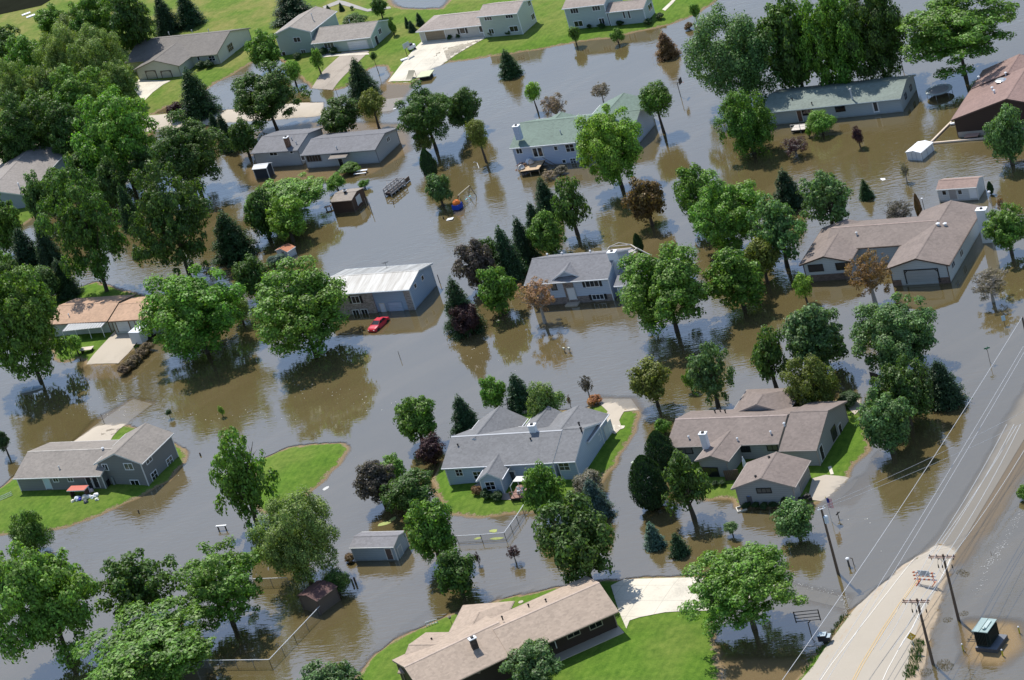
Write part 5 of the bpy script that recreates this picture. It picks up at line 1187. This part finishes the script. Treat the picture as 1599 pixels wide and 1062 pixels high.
# red car half submerged
def car(label,px,length,yaw,zb,c):
    p=at(*px,0);r=thing('parked_car',label,'car',(p[0],p[1],0));cy,sy=math.cos(yaw),math.sin(yaw)
    def W_(x,y,z): return (p[0]+x*cy-y*sy,p[1]+x*sy+y*cy,z+zb)
    prof=[(-2.25,.35,.62,.78),(-2.1,.30,.80,.84),(-1.5,.28,.93,.87),(-1.0,.28,.96,.88),(0,.28,.98,.89),(.8,.28,.97,.89),(1.3,.28,.95,.88),(1.95,.30,.86,.85),(2.2,.35,.7,.78)]
    m=MB();rings=[]
    for x,z0,z1,w_ in prof:
        k=len(m.v);m.v+=[W_(x,-w_*.95,z0),W_(x,w_*.95,z0),W_(x,w_,z0+(z1-z0)*.55),W_(x,w_*.93,z1-.03),W_(x,w_*.6,z1),W_(x,-w_*.6,z1),W_(x,-w_*.93,z1-.03),W_(x,-w_,z0+(z1-z0)*.55)];rings.append(k)
    for a_,b_ in zip(rings,rings[1:]):
        for i in range(8): m.f.append((a_+i,b_+i,b_+(i+1)%8,a_+(i+1)%8));m.m.append(0)
    m.f.append(tuple(rings[0]+i for i in range(8)));m.m.append(0);m.f.append(tuple(rings[-1]+i for i in range(8))[::-1]);m.m.append(0)
    P_=paint(c,.25,.03,1,.6);b=mk('body',m,P_,r,smooth=False)
    m=MB();low=[(-1.45,.93,.80),(1.05,.96,.80)];top=[(-.95,1.34,.62),(.25,1.36,.62)]
    m.hexa([W_(-1.35,-.80,.92),W_(.95,-.80,.95),W_(.95,.80,.95),W_(-1.35,.80,.92),W_(-.85,-.62,1.33),W_(.2,-.62,1.35),W_(.2,.62,1.35),W_(-.85,.62,1.33)]);cb=mk('cabin_glass',m,glass(),r)
    m=MB();m.hexa([W_(-.88,-.65,1.33),W_(.22,-.65,1.35),W_(.22,.65,1.35),W_(-.88,.65,1.33),W_(-.8,-.56,1.40),W_(.12,-.56,1.41),W_(.12,.56,1.41),W_(-.8,.56,1.40)])
    for s_ in (-1,1):
        m.bar(W_(.95,s_*.8,.96),W_(.2,s_*.63,1.36),.045,.04,5);m.bar(W_(-1.38,s_*.8,.93),W_(-.86,s_*.63,1.35),.07,.05,5);m.bar(W_(-.25,s_*.81,.96),W_(-.3,s_*.64,1.35),.03,.03,5)
    mk('roof',m,P_,r)
    for x in (-1.4,1.35):
        for s_ in (-1,1):
            m=MB();m.bar(W_(x,s_*.70,.33),W_(x,s_*.90,.33),.33,.33,16);wh=mk('wheel',m,DARK,r)
    for s_ in (-1,1):
        m=MB();q=W_(2.2,s_*.55,.62);m.lathe(q,[(.02,-.08),(.1,-.03),(.1,.05),(.02,.09)],8);mk('headlight',m,WHITE,r);m=MB();m.bar(W_(.75,s_*.9,.95),W_(.7,s_*1.05,.98),.06);mk('side_mirror',m,P_,r)
    return r
v=at(581,518,0)-at(603,498,0);car('red sports coupe standing in floodwater before the blue-walled house',(592,509),4.4,math.atan2(v[1],v[0]),-.25,(.55,.03,.05))
# dark quad bike by the garage wing
b=at(1258,782,.5);r=thing('quad_bike','dark quad bike parked in the shade beside the garage wing','quad bike',(b[0],b[1],.5));m=MB();m.zbox(b[0],b[1],.85,1.15,1.5,.5,.4);m.zbox(b[0]+.1,b[1],1.15,1.35,.6,.35,.4);mk('body',m,DARK,r);m=MB();m.bar((b[0]+.5,b[1]-.3,1.5),(b[0]+.3,b[1]+.4,1.5),.03);m.bar((b[0]+.42,b[1]+.05,1.1),(b[0]+.4,b[1]+.05,1.5),.03);mk('handlebar',m,DARK,r)
for x in (-.6,.6):
    for y in (-.45,.45): m=MB();m.bar((b[0]+x,b[1]+y-.1,.78),(b[0]+x,b[1]+y+.1,.78),.28,.28,12);mk('wheel',m,DARK,r)
b=at(1174,786,.2);r=thing('trash_bin','dark bin with bright blue lid against the garage wing wall','bin',(b[0],b[1],0));m=MB();m.zbox(b[0],b[1],-.4,1.5,.75,.75,R_(-32));mk('bin_body',m,paint((.10,.10,.11)),r);m=MB();m.lathe((b[0],b[1],1.5),[(.42,0),(.40,.08),(.1,.18)],10);mk('lid',m,paint((.06,.22,.55),.4),r)
b=at(1164,772,.6);r=thing('patio_umbrella','closed white patio umbrella between the front wing and garage wing','umbrella',(*at(1166,738,.5)[:2],.5));b=at(1166,738,.5);m=MB();m.bar((b[0],b[1],.5),(b[0],b[1],2.9),.04);mk('pole',m,STEEL,r);m=MB();m.lathe((b[0],b[1],1.5),[(.28,0),(.2,.8),(.04,1.5)],9);mk('canopy',m,WHITE,r)
a_=at(1133,750,.5);b_=at(1156,748,.5);m=MB();d=b_-a_;L=np.linalg.norm(d)
for i in range(8): q=a_+d*(i+.5)/8;m.zbox(q[0],q[1],.4,2.0,L/8-.04,.06,math.atan2(d[1],d[0]))
m.bar(a_+[0,0,1.2],b_+[0,0,1.2],.04);tag(mk('wooden_fence',m,paint((.13,.085,.065)),None,tuple(a_)),'short brown board fence between the front wing and garage wing','fence')
b=at(1158,795,0);r=thing('planter_box','small pale wooden frame at the waterline by the garage wing','planter',(b[0],b[1],0));m=MB()
for u,v_,sx,sy in ((0,-.6,1.3,.12),(0,.6,1.3,.12),(-.6,0,.12,1.08),(.6,0,.12,1.08)): m.zbox(b[0]+u,b[1]+v_,-.2,.18,sx,sy)
mk('frame',m,paint((.6,.56,.48)),r)
# swing set
r=thing('swing_set','wooden swing set with blue and orange play parts standing in water','swing set',at(724,312,0))
A=at(715,305.5,2.1);B=at(733,290,2.1);m=MB();m.bar(A,B,.07);mk('top_bar',m,paint((.62,.55,.42)),r);d=(B-A)/np.linalg.norm(B-A);n=np.array([-d[1],d[0],0])
for e in (A,B):
    for s_ in (-1,1): m=MB();m.bar(e,e+n*s_*1.1-[0,0,2.7],.06);mk('leg',m,paint((.14,.10,.08)),r)
for t in (.45,.75):
    c=A+(B-A)*t;m=MB();m.bar(c,c-[0,0,1.7],.015,.015,4);m.bar(c+d*.4,c+d*.4-[0,0,1.7],.015,.015,4);sw=mk('swing_rope',m,DARK,r);m=MB();q=c+d*.2-[0,0,1.7];m.box(q,d,n,UP,.5,.25,.08);mk('swing_seat',m,paint((.2,.5,.55)),sw)
c=A-d*1.0;m=MB();m.box((c[0],c[1],.55),d,n,UP,1.5,1.4,.9);mk('blue_panel',m,paint((.01,.06,.42),.5),r)
m=MB();m.lathe((c[0],c[1],1.0),[(.75,0),(.7,.35),(.45,.65),(.1,.8)],9);mk('orange_canopy',m,paint((.65,.16,.02),.6),r)
m=MB();m.bar(c-n*.8-[0,0,.5],c-n*.8+[0,0,.3]+d*.5,.05);m.bar(c+n*.9-[0,0,.5],c+[0,0,.4],.05);mk('tower_frame',m,paint((.55,.4,.25)),r)
b=at(703,343,0);r=thing('picnic_table','tilted white table top floating beside a dark post','table',(b[0],b[1],0));m=MB();m.box((b[0],b[1],.12),(.85,-.5,.1),(.5,.86,.05),UP,1.3,.8,.07);mk('table_top',m,WHITE,r);q=at(693,342,0);m=MB();m.bar((q[0],q[1],-.5),(q[0],q[1],.5),.1);mk('post',m,DARK,r)
# wooden play set
r=thing('wooden_play_set','grey weathered wooden climbing frame with rails standing in open water','play set',at(626,300,0));WG=paint((.33,.31,.30),.85,.3,2);WD=paint((.05,.04,.04),.85,.3,2)
a_=at(612,307,0)[:2];b_=at(634,289,0)[:2];ex=(b_-a_);L=np.linalg.norm(ex);ex/=L;ey=np.array([-ex[1],ex[0]])
def q3(u,v,z): q=a_+ex*u+ey*v;return np.array([q[0],q[1],z])
yw=math.atan2(ex[1],ex[0])
for u in np.linspace(0,L,5):
    for v in (0,1.5): m=MB();m.bar(q3(u,v,-.8),q3(u,v,1.5+.25*math.sin(u)),.10);mk('post',m,WG,r)
for z in (.5,1.0,1.45):
    for v in (0,1.5): m=MB();m.box(q3(L/2,v+(.12 if v else -.12),z),(*ex,0),(*ey,0),UP,L,.08,.2);mk('rail',m,WG,r)
m=MB();m.box(q3(L/2,.75,.4),(*ex,0),(*ey,0),UP,L-.2,1.3,.5);mk('platform',m,WD,r)
m=MB()
for u in np.linspace(.2,L-.2,6): m.bar(q3(u,0,1.55),q3(u,1.5,1.55),.07)
mk('rung',m,WG,r)
m=MB();P1_,P2_,P3_=at(603,282,1.3),at(617,280,1.3),at(630,279,1.3);m.bar(P1_,P3_,.06);m.bar(P1_,P1_-[0,0,2],.06);m.bar(P1_+[0,0,-.1],at(609,302,0),.06);m.bar(P2_,at(611,300,.3),.05);mk('side_frame',m,WG,r)
m=MB();m.box(q3(L+1.1,.4,.5),(*ex,0),(*ey,0),UP,1.6,.12,.8);mk('board_panel',m,paint((.12,.08,.06)),r)
# benches and tables
def bench(label,px,L,w_,h_,yaw,c,name='bench',cat='bench'):
    b=at(*px,h_);z=H0(b[0],b[1]);r=thing(name,label,cat,(b[0],b[1],z));cy,sy=math.cos(yaw),math.sin(yaw);m=MB();m.zbox(b[0],b[1],h_-.08,h_,L,w_,yaw);mk('top',m,c,r)
    for s in (-1,1):
        m=MB();q=(b[0]+cy*s*(L/2-.25),b[1]+sy*s*(L/2-.25));m.zbox(q[0],q[1],-.5,h_-.09,.1,w_*.7,yaw);mk('leg',m,DARK,r)
    return r
bench('long pale bench in water below the porch of the grey house',(563,266),2.8,.55,.5,R_(-28),WHITE);bench('pale low table in front of the long bench by the grey house',(562,270.5),2.6,.3,.35,R_(-28),WHITE)
bench('white plank sawhorse standing in water near the leaning tree',(345,820.5),1.7,.3,.75,R_(-25),WHITE,'sawhorse','sawhorse')
bench('wide tan table on the grass beside the concrete driveway',(135,544),2.4,1.3,.95,R_(-24),paint((.55,.47,.38)),'table','table')
bench('faint pale table in water under the bright tree pair',(512,322),1.4,.8,.6,R_(-10),paint((.35,.25,.2)),'table','table')
b=at(404,389,0);r=thing('white_chair','small white chair in water left of the little white shed','chair',(b[0],b[1],0));m=MB();m.zbox(b[0],b[1],.35,.42,.5,.5,.3);mk('seat',m,WHITE,r);m=MB();m.zbox(b[0],b[1]+.3,.42,.95,.5,.06,.3);mk('backrest',m,WHITE,r);m=MB()
for u in (-.2,.2):
    for v in (-.2,.2): m.bar((b[0]+u,b[1]+v,-.4),(b[0]+u,b[1]+v,.35),.03)
mk('leg',m,WHITE,r)
# white enclosed trailer
h=thing('cargo_trailer','white enclosed cargo trailer parked beside the brown hedge','trailer',(*at(214,540,.5)[:2],.5))
A=at(199,520.5,3.0);B=at(206,536-14,3.0)
a0=at(200,519.5,2.9)[:2];b0=at(225,498,2.9)[:2];ex=b0-a0;L=np.linalg.norm(ex);ex/=L;L=min(L,7);ey=np.array([ex[1],-ex[0]])
m=MB();c=a0+ex*L/2+ey*1.15;m.box((c[0],c[1],1.75),(*ex,0),(*ey,0),UP,L,2.3,2.2);mk('body',m,paint((.52,.56,.58),.4),h)
m=MB();m.box((c[0],c[1],2.88),(*ex,0),(*ey,0),UP,L+.05,2.36,.06);mk('roof',m,paint((.78,.8,.84),.35),h)
for t in (.4,.58):
    m=MB();q=a0+ex*L*t+ey*2.3;m.bar((q[0],q[1],.8),(q[0]+ey[0]*.1,q[1]+ey[1]*.1,.8),.33,.33,14);mk('wheel',m,DARK,h)
m=MB();m.bar((*(a0+ex*L*0+ey*1.15),.9),(*(a0-ex*1.2+ey*1.15),.8),.06);mk('tow_bar',m,DARK,h)
# debris pile on the lawn
r=thing('yard_table','long red-topped table with white rim heaped with belongings on the lawn','table',(*at(130,770,.6)[:2],.55));c=at(121,762,1.9)
m=MB();m.zbox(c[0],c[1],1.75,1.9,3.3,1.5,R_(-30),0,1);mk('table_top',m,[WHITE,paint((.50,.12,.08))],r)
for s in (-1.4,1.4): m=MB();q=(c[0]+math.cos(R_(-30))*s,c[1]+math.sin(R_(-30))*s);m.zbox(q[0],q[1],.4,1.74,.15,1.0,R_(-30));mk('leg',m,paint((.1,.06,.05)),r)
for i,(x,y,s,cc,l) in enumerate([(120,777,.55,(.7,.72,.78),'white bag with blue side on the lawn pile'),(124,777,.4,(.05,.06,.4),'blue bundle in the lawn pile'),(132,775,.6,(.66,.6,.5),'cream box in the lawn pile below the red table'),(137,773,.4,(.75,.75,.75),'white sack in the middle of the lawn pile'),(143,774,.4,(.8,.8,.8),'white sack at the right of the lawn pile'),(149,771,.45,(.85,.85,.83),'long white panel at the right end of the lawn pile'),(141,764,.45,(.75,.6,.62),'pink bundle beside the red table'),(137,762,.4,(.75,.75,.72),'white board leaning on the red table'),(113,780,.35,(.7,.66,.5),'small cream bag at the left foot of the table'),(133,781,.4,(.12,.12,.13),'dark wheelbarrow-like lump below the cream box'),(150,777,.3,(.78,.78,.7),'small white scrap right of the lawn pile')]):
    b=at(x,y,.9);m=MB();m.lathe((b[0],b[1],.45),[(s*.8,0),(s,.25*s),(s*.9,.8*s),(s*.35,1.15*s)],7);random.seed(i);m.v=[(v[0]+rnd(-.12,.12),v[1]+rnd(-.12,.12),v[2]) for v in m.v];tag(mk('bundle',m,paint(cc,.7),None,(b[0],b[1],.45)),l,'belongings','belongings heaped on the lawn')
m=MB();p=at(-4,782,.6);q=at(19,772,.6);d=q-p
for t in np.linspace(0,1,12): c=p+d*t;m.bar((c[0],c[1],.4),(c[0],c[1],1.1),.025)
for z in (.5,.8,1.08): m.bar((p[0],p[1],z),(q[0],q[1],z),.035)
tag(mk('white_netting',m,paint((.55,.6,.57)),None,(p[0],p[1],.4)),'low white rail netting on the lawn at the left edge','fence')
b=at(220,745,.6);r=thing('air_conditioner','dark equipment and planter group against the grey split-level wall','equipment',(*at(165,757,.6)[:2],.5));b=at(165,757,.6);m=MB();m.zbox(b[0],b[1],.4,1.5,1.6,.9,R_(-32));mk('body',m,DARK,r);m=MB();m.zbox(b[0]+1.4,b[1]-.7,.4,1.9,.3,.3,0);mk('planter',m,paint((.2,.22,.22)),r)
b=at(50,609,0);r=thing('rowing_boat','small pale open boat afloat in the shade of the huge left tree','boat',(b[0],b[1],0));m=MB();yw=R_(-10);P=[]
for t,w_ in ((-1.9,.5),(-1.2,.7),(0,.75),(1.2,.55),(2.0,.05)): P.append((t,w_))
for (t0,w0),(t1,w1) in zip(P,P[1:]):
    for s in (-1,1):
        T_=lambda t,w_,z:(b[0]+math.cos(yw)*t-math.sin(yw)*w_,b[1]+math.sin(yw)*t+math.cos(yw)*w_,z)
        m.hexa([T_(t0,s*w0*.6,-.1),T_(t1,s*w1*.6,-.1),T_(t1,s*w1*.6-s*.04,-.1),T_(t0,s*w0*.6-s*.04,-.1),T_(t0,s*w0,.35),T_(t1,s*w1,.35),T_(t1,s*w1-s*.04,.35),T_(t0,s*w0-s*.04,.35)])
    m.poly([T_(t0,-w0*.6,.03),T_(t1,-w1*.6,.03),T_(t1,w1*.6,.03),T_(t0,w0*.6,.03)])
mk('hull',m,paint((.45,.5,.55)),r);m=MB();m.zbox(b[0],b[1],.2,.26,.3,1.3,yw);mk('seat',m,WHITE,r)
# trampoline, gazebo, pool boards, decks
b=at(1466,140,.9);r=thing('trampoline','round trampoline with dark mat just above water beside the long ranch house','trampoline',(b[0],b[1],0));m=MB();m.lathe((b[0],b[1],.86),[(1.75,0),(1.75,.03)],28);mk('mat',m,paint((.20,.19,.20)),r);m=MB();R0=2.35;k=28
for i in range(k):
    t0,t1=6.283*i/k,6.283*(i+1)/k;f=lambda t,R,z:(b[0]+math.cos(t)*R,b[1]+math.sin(t)*R,z)
    m.hexa([f(t0,1.77,.84),f(t1,1.77,.84),f(t1,R0,.84),f(t0,R0,.84),f(t0,1.77,.92),f(t1,1.77,.92),f(t1,R0,.92),f(t0,R0,.92)])
mk('rim_pad',m,paint((.34,.38,.38)),r)
for i in range(6): t=i*1.047;m=MB();m.bar((b[0]+math.cos(t)*2.2,b[1]+math.sin(t)*2.2,-.8),(b[0]+math.cos(t)*2.2,b[1]+math.sin(t)*2.2,.84),.04);mk('leg',m,STEEL,r)
b=at(1457,333,2.3);r=thing('gazebo','white canopy gazebo with small top vent behind the L-shaped house','gazebo',(b[0],b[1],0));m=MB();yw=R_(-32);cy,sy=math.cos(yw),math.sin(yw);f=lambda u,v,z:(b[0]+cy*u-sy*v,b[1]+sy*u+cy*v,z)
for s in ((-1,-1),(1,-1),(1,1),(-1,1)): pass
cs=[(-1.7,-1.6),(1.7,-1.6),(1.7,1.6),(-1.7,1.6)]
for i in range(4):
    p,q=cs[i],cs[(i+1)%4];m.poly([f(*p,2.1),f(*q,2.1),f(q[0]*.15,q[1]*.15,2.9),f(p[0]*.15,p[1]*.15,2.9)]);m.poly([f(*q,2.04),f(*p,2.04),f(p[0]*.15,p[1]*.15,2.84),f(q[0]*.15,q[1]*.15,2.84)]);m.poly([f(*p,2.04),f(*q,2.04),f(*q,2.1),f(*p,2.1)])
mk('canopy',m,paint((.62,.60,.57)),r);m=MB();m.lathe((b[0],b[1],2.85),[(.3,0),(.3,.25),(.1,.4)],8);mk('top_vent',m,DARK,r)
for p in cs: m=MB();m.bar(f(p[0]*.94,p[1]*.94,-.6),f(p[0]*.94,p[1]*.94,2.08),.05);mk('post',m,DARK,r)
m=MB();m.zbox(b[0]+2.6,b[1]-.4,.6,.75,1.6,1.2,yw);m.zbox(b[0]+2.6,b[1]-.4,-.5,.6,1.4,.1,yw);tag(mk('patio_table',m,paint((.5,.52,.45)),None,(b[0]+2.6,b[1]-.4,0)),'pale patio table right of the white gazebo','table')
for l,A,B in (('long pale board running from the brown roof corner to the storage hut',(1454,221),(1486,189)),('long pale board running right from the storage hut corner',(1453,223),(1542,215)),('short pale board at the right edge behind the dense tree',(1596,212),(1625,209))):
    p,q=at(*A,.25),at(*B,.25);m=MB();d=q-p;L=np.linalg.norm(d);c=(p+q)/2;m.zbox(c[0],c[1],.05,.3,L,.32,math.atan2(d[1],d[0]));tag(mk('edge_board',m,paint((.58,.48,.38)),None,tuple(c)),l,'board','pale edge boards of the drowned deck')
b=at(1518,210,.5);r=thing('red_platform','flat pinkish-red platform at the foot of the dark brown house','platform',(b[0],b[1],0));m=MB();m.zbox(b[0],b[1],.4,.52,2.3,1.7,R_(-30));mk('top',m,paint((.42,.26,.2)),r);m=MB();m.zbox(b[0],b[1],-.6,.39,2.0,1.4,R_(-30));mk('base',m,DARK,r)
b=at(1487,192,.35);m=MB();m.zbox(b[0],b[1],.1,.35,.7,.5,R_(-20));tag(mk('stepping_box',m,WHITE,None,tuple(b)),'small white box under the left eave of the dark brown house','box')
r,b,h=post('yard_lamp','white twin-headed yard lamp in front of the dark brown house','lamp',(1540,203),191,.05,WHITE)
for s in (-.25,.25): m=MB();m.bar((b[0]+s,b[1],h),(b[0]+s,b[1],h+.2),.1);mk('lamp_head',m,WHITE,r)
r,b,h=post('yard_lamp','white-headed lamp pole beside the garden shed corner','lamp',(1549,321),301,.05,STEEL);m=MB();m.lathe((b[0],b[1],h),[(.2,0),(.25,.2),(.08,.35)],8);mk('lamp_head',m,WHITE,r)
r,b,h=post('yard_lamp','small white-headed lamp post beside the brown narrow conifer','lamp',(1445,334),311,.05,DARK);m=MB();m.lathe((b[0],b[1],h),[(.15,0),(.2,.15),(.05,.25)],8);mk('lamp_head',m,WHITE,r)
def deck(label,A,B,dep,z,c,rail=True,name='deck'):
    a0,b0=at(*A,z)[:2],at(*B,z)[:2];ex=b0-a0;L=np.linalg.norm(ex);ex/=L;ey=np.array([-ex[1],ex[0]]);c0=a0+ex*L/2+ey*dep/2;yw=math.atan2(ex[1],ex[0]);r=thing(name,label,'deck',(*c0,0))
    m=MB();n=max(4,int(dep/.28))
    for i in range(n): q=a0+ex*L/2+ey*dep*(i+.5)/n;m.zbox(q[0],q[1],z-.06,z,L,dep/n-.03,yw)
    mk('boards',m,c,r);m=MB();m.zbox(c0[0],c0[1],z-.35,z-.07,L-.05,dep-.05,yw);mk('joists',m,DARK,r)
    for u in (0.05,L/2,L-.05): 
        m=MB();q=a0+ex*u+ey*.1;m.bar((q[0],q[1],-.8),(q[0],q[1],z+(.95 if rail else 0)),.06);mk('post',m,c,r)
    if rail: m=MB();p,q=a0+ey*.1,a0+ex*L+ey*.1;m.bar((p[0],p[1],z+.95),(q[0],q[1],z+.95),.06);m.bar((p[0],p[1],z+.5),(q[0],q[1],z+.5),.03);mk('rail',m,c,r)
    return r,a0,ex,ey,L
deck('small white deck at the door of the long ranch house',(1235,204),(1264,201),2.2,.6,paint((.6,.55,.5)))
r,a0,ex,ey,L=deck('raised wooden deck strewn with debris behind the white house with green roof',(812,268),(841,264),4.2,1.1,paint((.50,.36,.22)),False)
for i,(u,v,cc,l) in enumerate([(.6,3.4,(.75,.75,.75),'white chair heap at the back of the debris deck'),(1.2,2.9,(.6,.5,.42),'tan bundle in the middle of the debris deck'),(-.2,2.2,(.1,.09,.1),'dark pile at the left rim of the debris deck'),(.0,1.2,(.55,.53,.5),'pale scrap at the left front of the debris deck')]):
    q=a0+ex*u+ey*v;m=MB();m.lathe((q[0],q[1],1.1),[(.55,0),(.6,.2),(.4,.6),(.15,.8)],7);random.seed(i+9);m.v=[(v_[0]+rnd(-.2,.2),v_[1]+rnd(-.2,.2),v_[2]+rnd(0,.1)) for v_ in m.v];tag(mk('debris_heap',m,paint(cc,.7),None,(q[0],q[1],1.1)),l,'debris','debris heaped on the raised deck')
m=MB();p=at(847,246,2.0);q=at(869,258,.5);m.bar(p,q,.05);m.bar(p-[0,0,.9],q-[0,0,.5],.12);m.bar(at(838,254,1.9),at(852,250,2.),.05);tag(mk('stair_rail',m,paint((.10,.08,.06)),None,tuple(q)),'dark stair with handrail at the right of the debris deck','stairs')
deck('reddish deck under the tree before the grey-roofed house',(797,779),(826,776),3.6,.9,paint((.25,.13,.10)))
r=thing('pergola','small white-roofed pergola frame on the reddish deck','pergola',at(812,770,.9));b=at(813,748,2.9);yw=R_(-32);cy,sy=math.cos(yw),math.sin(yw)
m=MB();m.zbox(b[0],b[1],2.86,2.94,1.9,1.4,yw);mk('roof_panel',m,paint((.62,.6,.55)),r)
for u in (-1.3,1.3):
    for v in (-1.1,1.1): m=MB();q=f(0,0,0);q=(b[0]+cy*u-sy*v,b[1]+sy*u+cy*v);m.bar((q[0],q[1],.9),(q[0],q[1],2.4),.05);m.bar((q[0],q[1],2.4),(b[0]+cy*u*.7-sy*v*.6,b[1]+sy*u*.7+cy*v*.6,2.88),.05);mk('post',m,WHITE,r)
for u,v in ((-.5,-.6),(.3,-.7),(.7,.2)): q=(b[0]+cy*u-sy*v,b[1]+sy*u+cy*v);m=MB();m.zbox(q[0],q[1],.95,1.4,.5,.5,yw);m.zbox(q[0],q[1]+.25,1.4,1.85,.5,.06,yw);tag(mk('patio_chair',m,WHITE,None,(q[0],q[1],.95)),'white patio chair under the pergola frame','chair','patio chairs under the pergola')
r=thing('deck_railing','white railed upper deck behind the chimney of the split-entry house','deck',at(978,400,0));z=3.6
P=[at(948,391,z),at(952,385,z+.3),at(985,382,z+.3),at(994,388,z),at(986,394,z)]
m=MB();m.path(P,.09,None,5);mk('rail',m,paint((.66,.6,.52)),r);m=MB();m.poly([p-[0,0,.5] for p in P[::-1]]);m.poly([p-[0,0,.6] for p in P]);mk('boards',m,paint((.33,.3,.29)),r)
for p in P: m=MB();m.bar(p,p-[0,0,4.4],.07);mk('post',m,LUMB,r)
m=MB();m.bar(at(952,385,3.9),at(966,379,4.5),.06);m.bar(at(966,379,4.5),at(985,382,3.9),.06);m.bar(at(993,387,3.6),at(1017,399,2.2),.1);mk('pergola_beam',m,paint((.62,.58,.52)),r)
m=MB();a_=at(971,404,2.6);b_=at(986,402,2.6);d=b_-a_;c=(a_+b_)/2;m.box((c[0],c[1],1.9),d/np.linalg.norm(d),np.cross(UP,d/np.linalg.norm(d)),UP,np.linalg.norm(d),.15,3.2);mk('side_wall',m,siding((.50,.57,.67)),r)
# chain-link fences
cl,nt,b_=mat('chain_link');b_.inputs['Base Color'].default_value=(.32,.34,.35,1);b_.inputs['Metallic'].default_value=.5;b_.inputs['Roughness'].default_value=.45;b_.inputs['Alpha'].default_value=.22
def fence(label,pts,h_=1.15,step=2.6,low=False):
    P=[at(x,y,h_) for x,y in pts];r=thing('chain_link_fence',label,'fence',(P[0][0],P[0][1],0));m=MB();m.path(P,.05,None,6);mk('top_rail',m,paint((.66,.68,.70),.4,.05,1,.5),r);s=MB()
    for a_,c_ in zip(P,P[1:]):
        L=np.linalg.norm(c_-a_);n=max(1,int(round(L/step)))
        for i in range(n+1):
            q=a_+(c_-a_)*i/n;m=MB();m.bar((q[0],q[1],-.8),(q[0],q[1],h_+.04),.04);mk('post',m,paint((.14,.15,.15),.5),r)
        s.poly([(a_[0],a_[1],-.6),(c_[0],c_[1],-.6),(c_[0],c_[1],h_),(a_[0],a_[1],h_)])
        if low: m=MB();m.bar(a_-[0,0,h_-.12],c_-[0,0,h_-.12],.025);mk('bottom_rail',m,paint((.10,.11,.11)),r)
    mk('wire_mesh',s,cl,r)
fence('long chain-link fence running diagonally below the dark brown shed',[(250,1031),(340,1031),(420,1030),(458,990),(495,951),(527,915)],1.25)
fence('short chain-link fence piece behind the dark open tree and the feathery tree',[(395,904),(448,902)],1.3)
fence('chain-link fence in the water below the grey-roofed house lawn',[(712,837),(750,835),(787,832),(806,806),(824,778)],1.15,2.6,True)
m=MB()
for k_ in range(5): p=at(664+k_*4.4,972-k_*1.2,.8);m.bar((p[0],p[1],-.2),p,.04)
for z in (.35,.8): m.bar(at(664,972,.8)*[1,1,0]+[0,0,z],at(682,967,.8)*[1,1,0]+[0,0,z],.04)
tag(mk('dock_rail',m,WHITE,None,tuple(at(664,972,0))),'small white rail standing at the shore of the bottom lawn','railing')
for l,(x,y) in (('round pale well cover on the bottom lawn, left one',(806,953)),('round pale well cover on the bottom lawn, right one',(813,939))):
    p=at(x,y,.5);z=H0(p[0],p[1]);m=MB();m.lathe((p[0],p[1],z),[(.35,-.1),(.35,.06),(.3,.08)],14);tag(mk('well_cover',m,CONC,None,(p[0],p[1],z)),l,'well cover')
for l,(x,y) in (('flat white slab on the dry grass top left, upper one',(41,22)),('flat white slab on the dry grass top left, lower one',(48,25.5))):
    p=at(x,y,.6);m=MB();m.zbox(p[0],p[1],.4,.75,2.2,1.2,.2);tag(mk('white_slab',m,WHITE,None,(p[0],p[1],.5)),l,'slab')
# curved white pipe beside the olive young tree
m=MB();m.path([at(749,265,0)-[0,0,.3],at(746,258,.0)+[0,0,.5],at(741,253,.9),at(739,254,.9)],.05);tag(mk('bent_pipe',m,WHITE,None,tuple(at(747,262,0))),'thin bent white pipe in water left of the olive young tree','pipe')
b=at(790,650,.4);r=thing('sandbox_frame','low white timber frame on the grass behind the grey roofs','sandbox',(*at(826,638,.4)[:2],.3));b=at(826,638,.4);m=MB()
for u,v_,sx,sy in ((0,-.7,2.2,.14),(0,.7,2.2,.14),(-1.03,0,.14,1.26),(1.03,0,.14,1.26)): m.zbox(b[0]+u,b[1]+v_,.1,.6,sx,sy)
mk('frame',m,paint((.62,.5,.42)),r)
# tidy: nothing at top level without a label except the setting
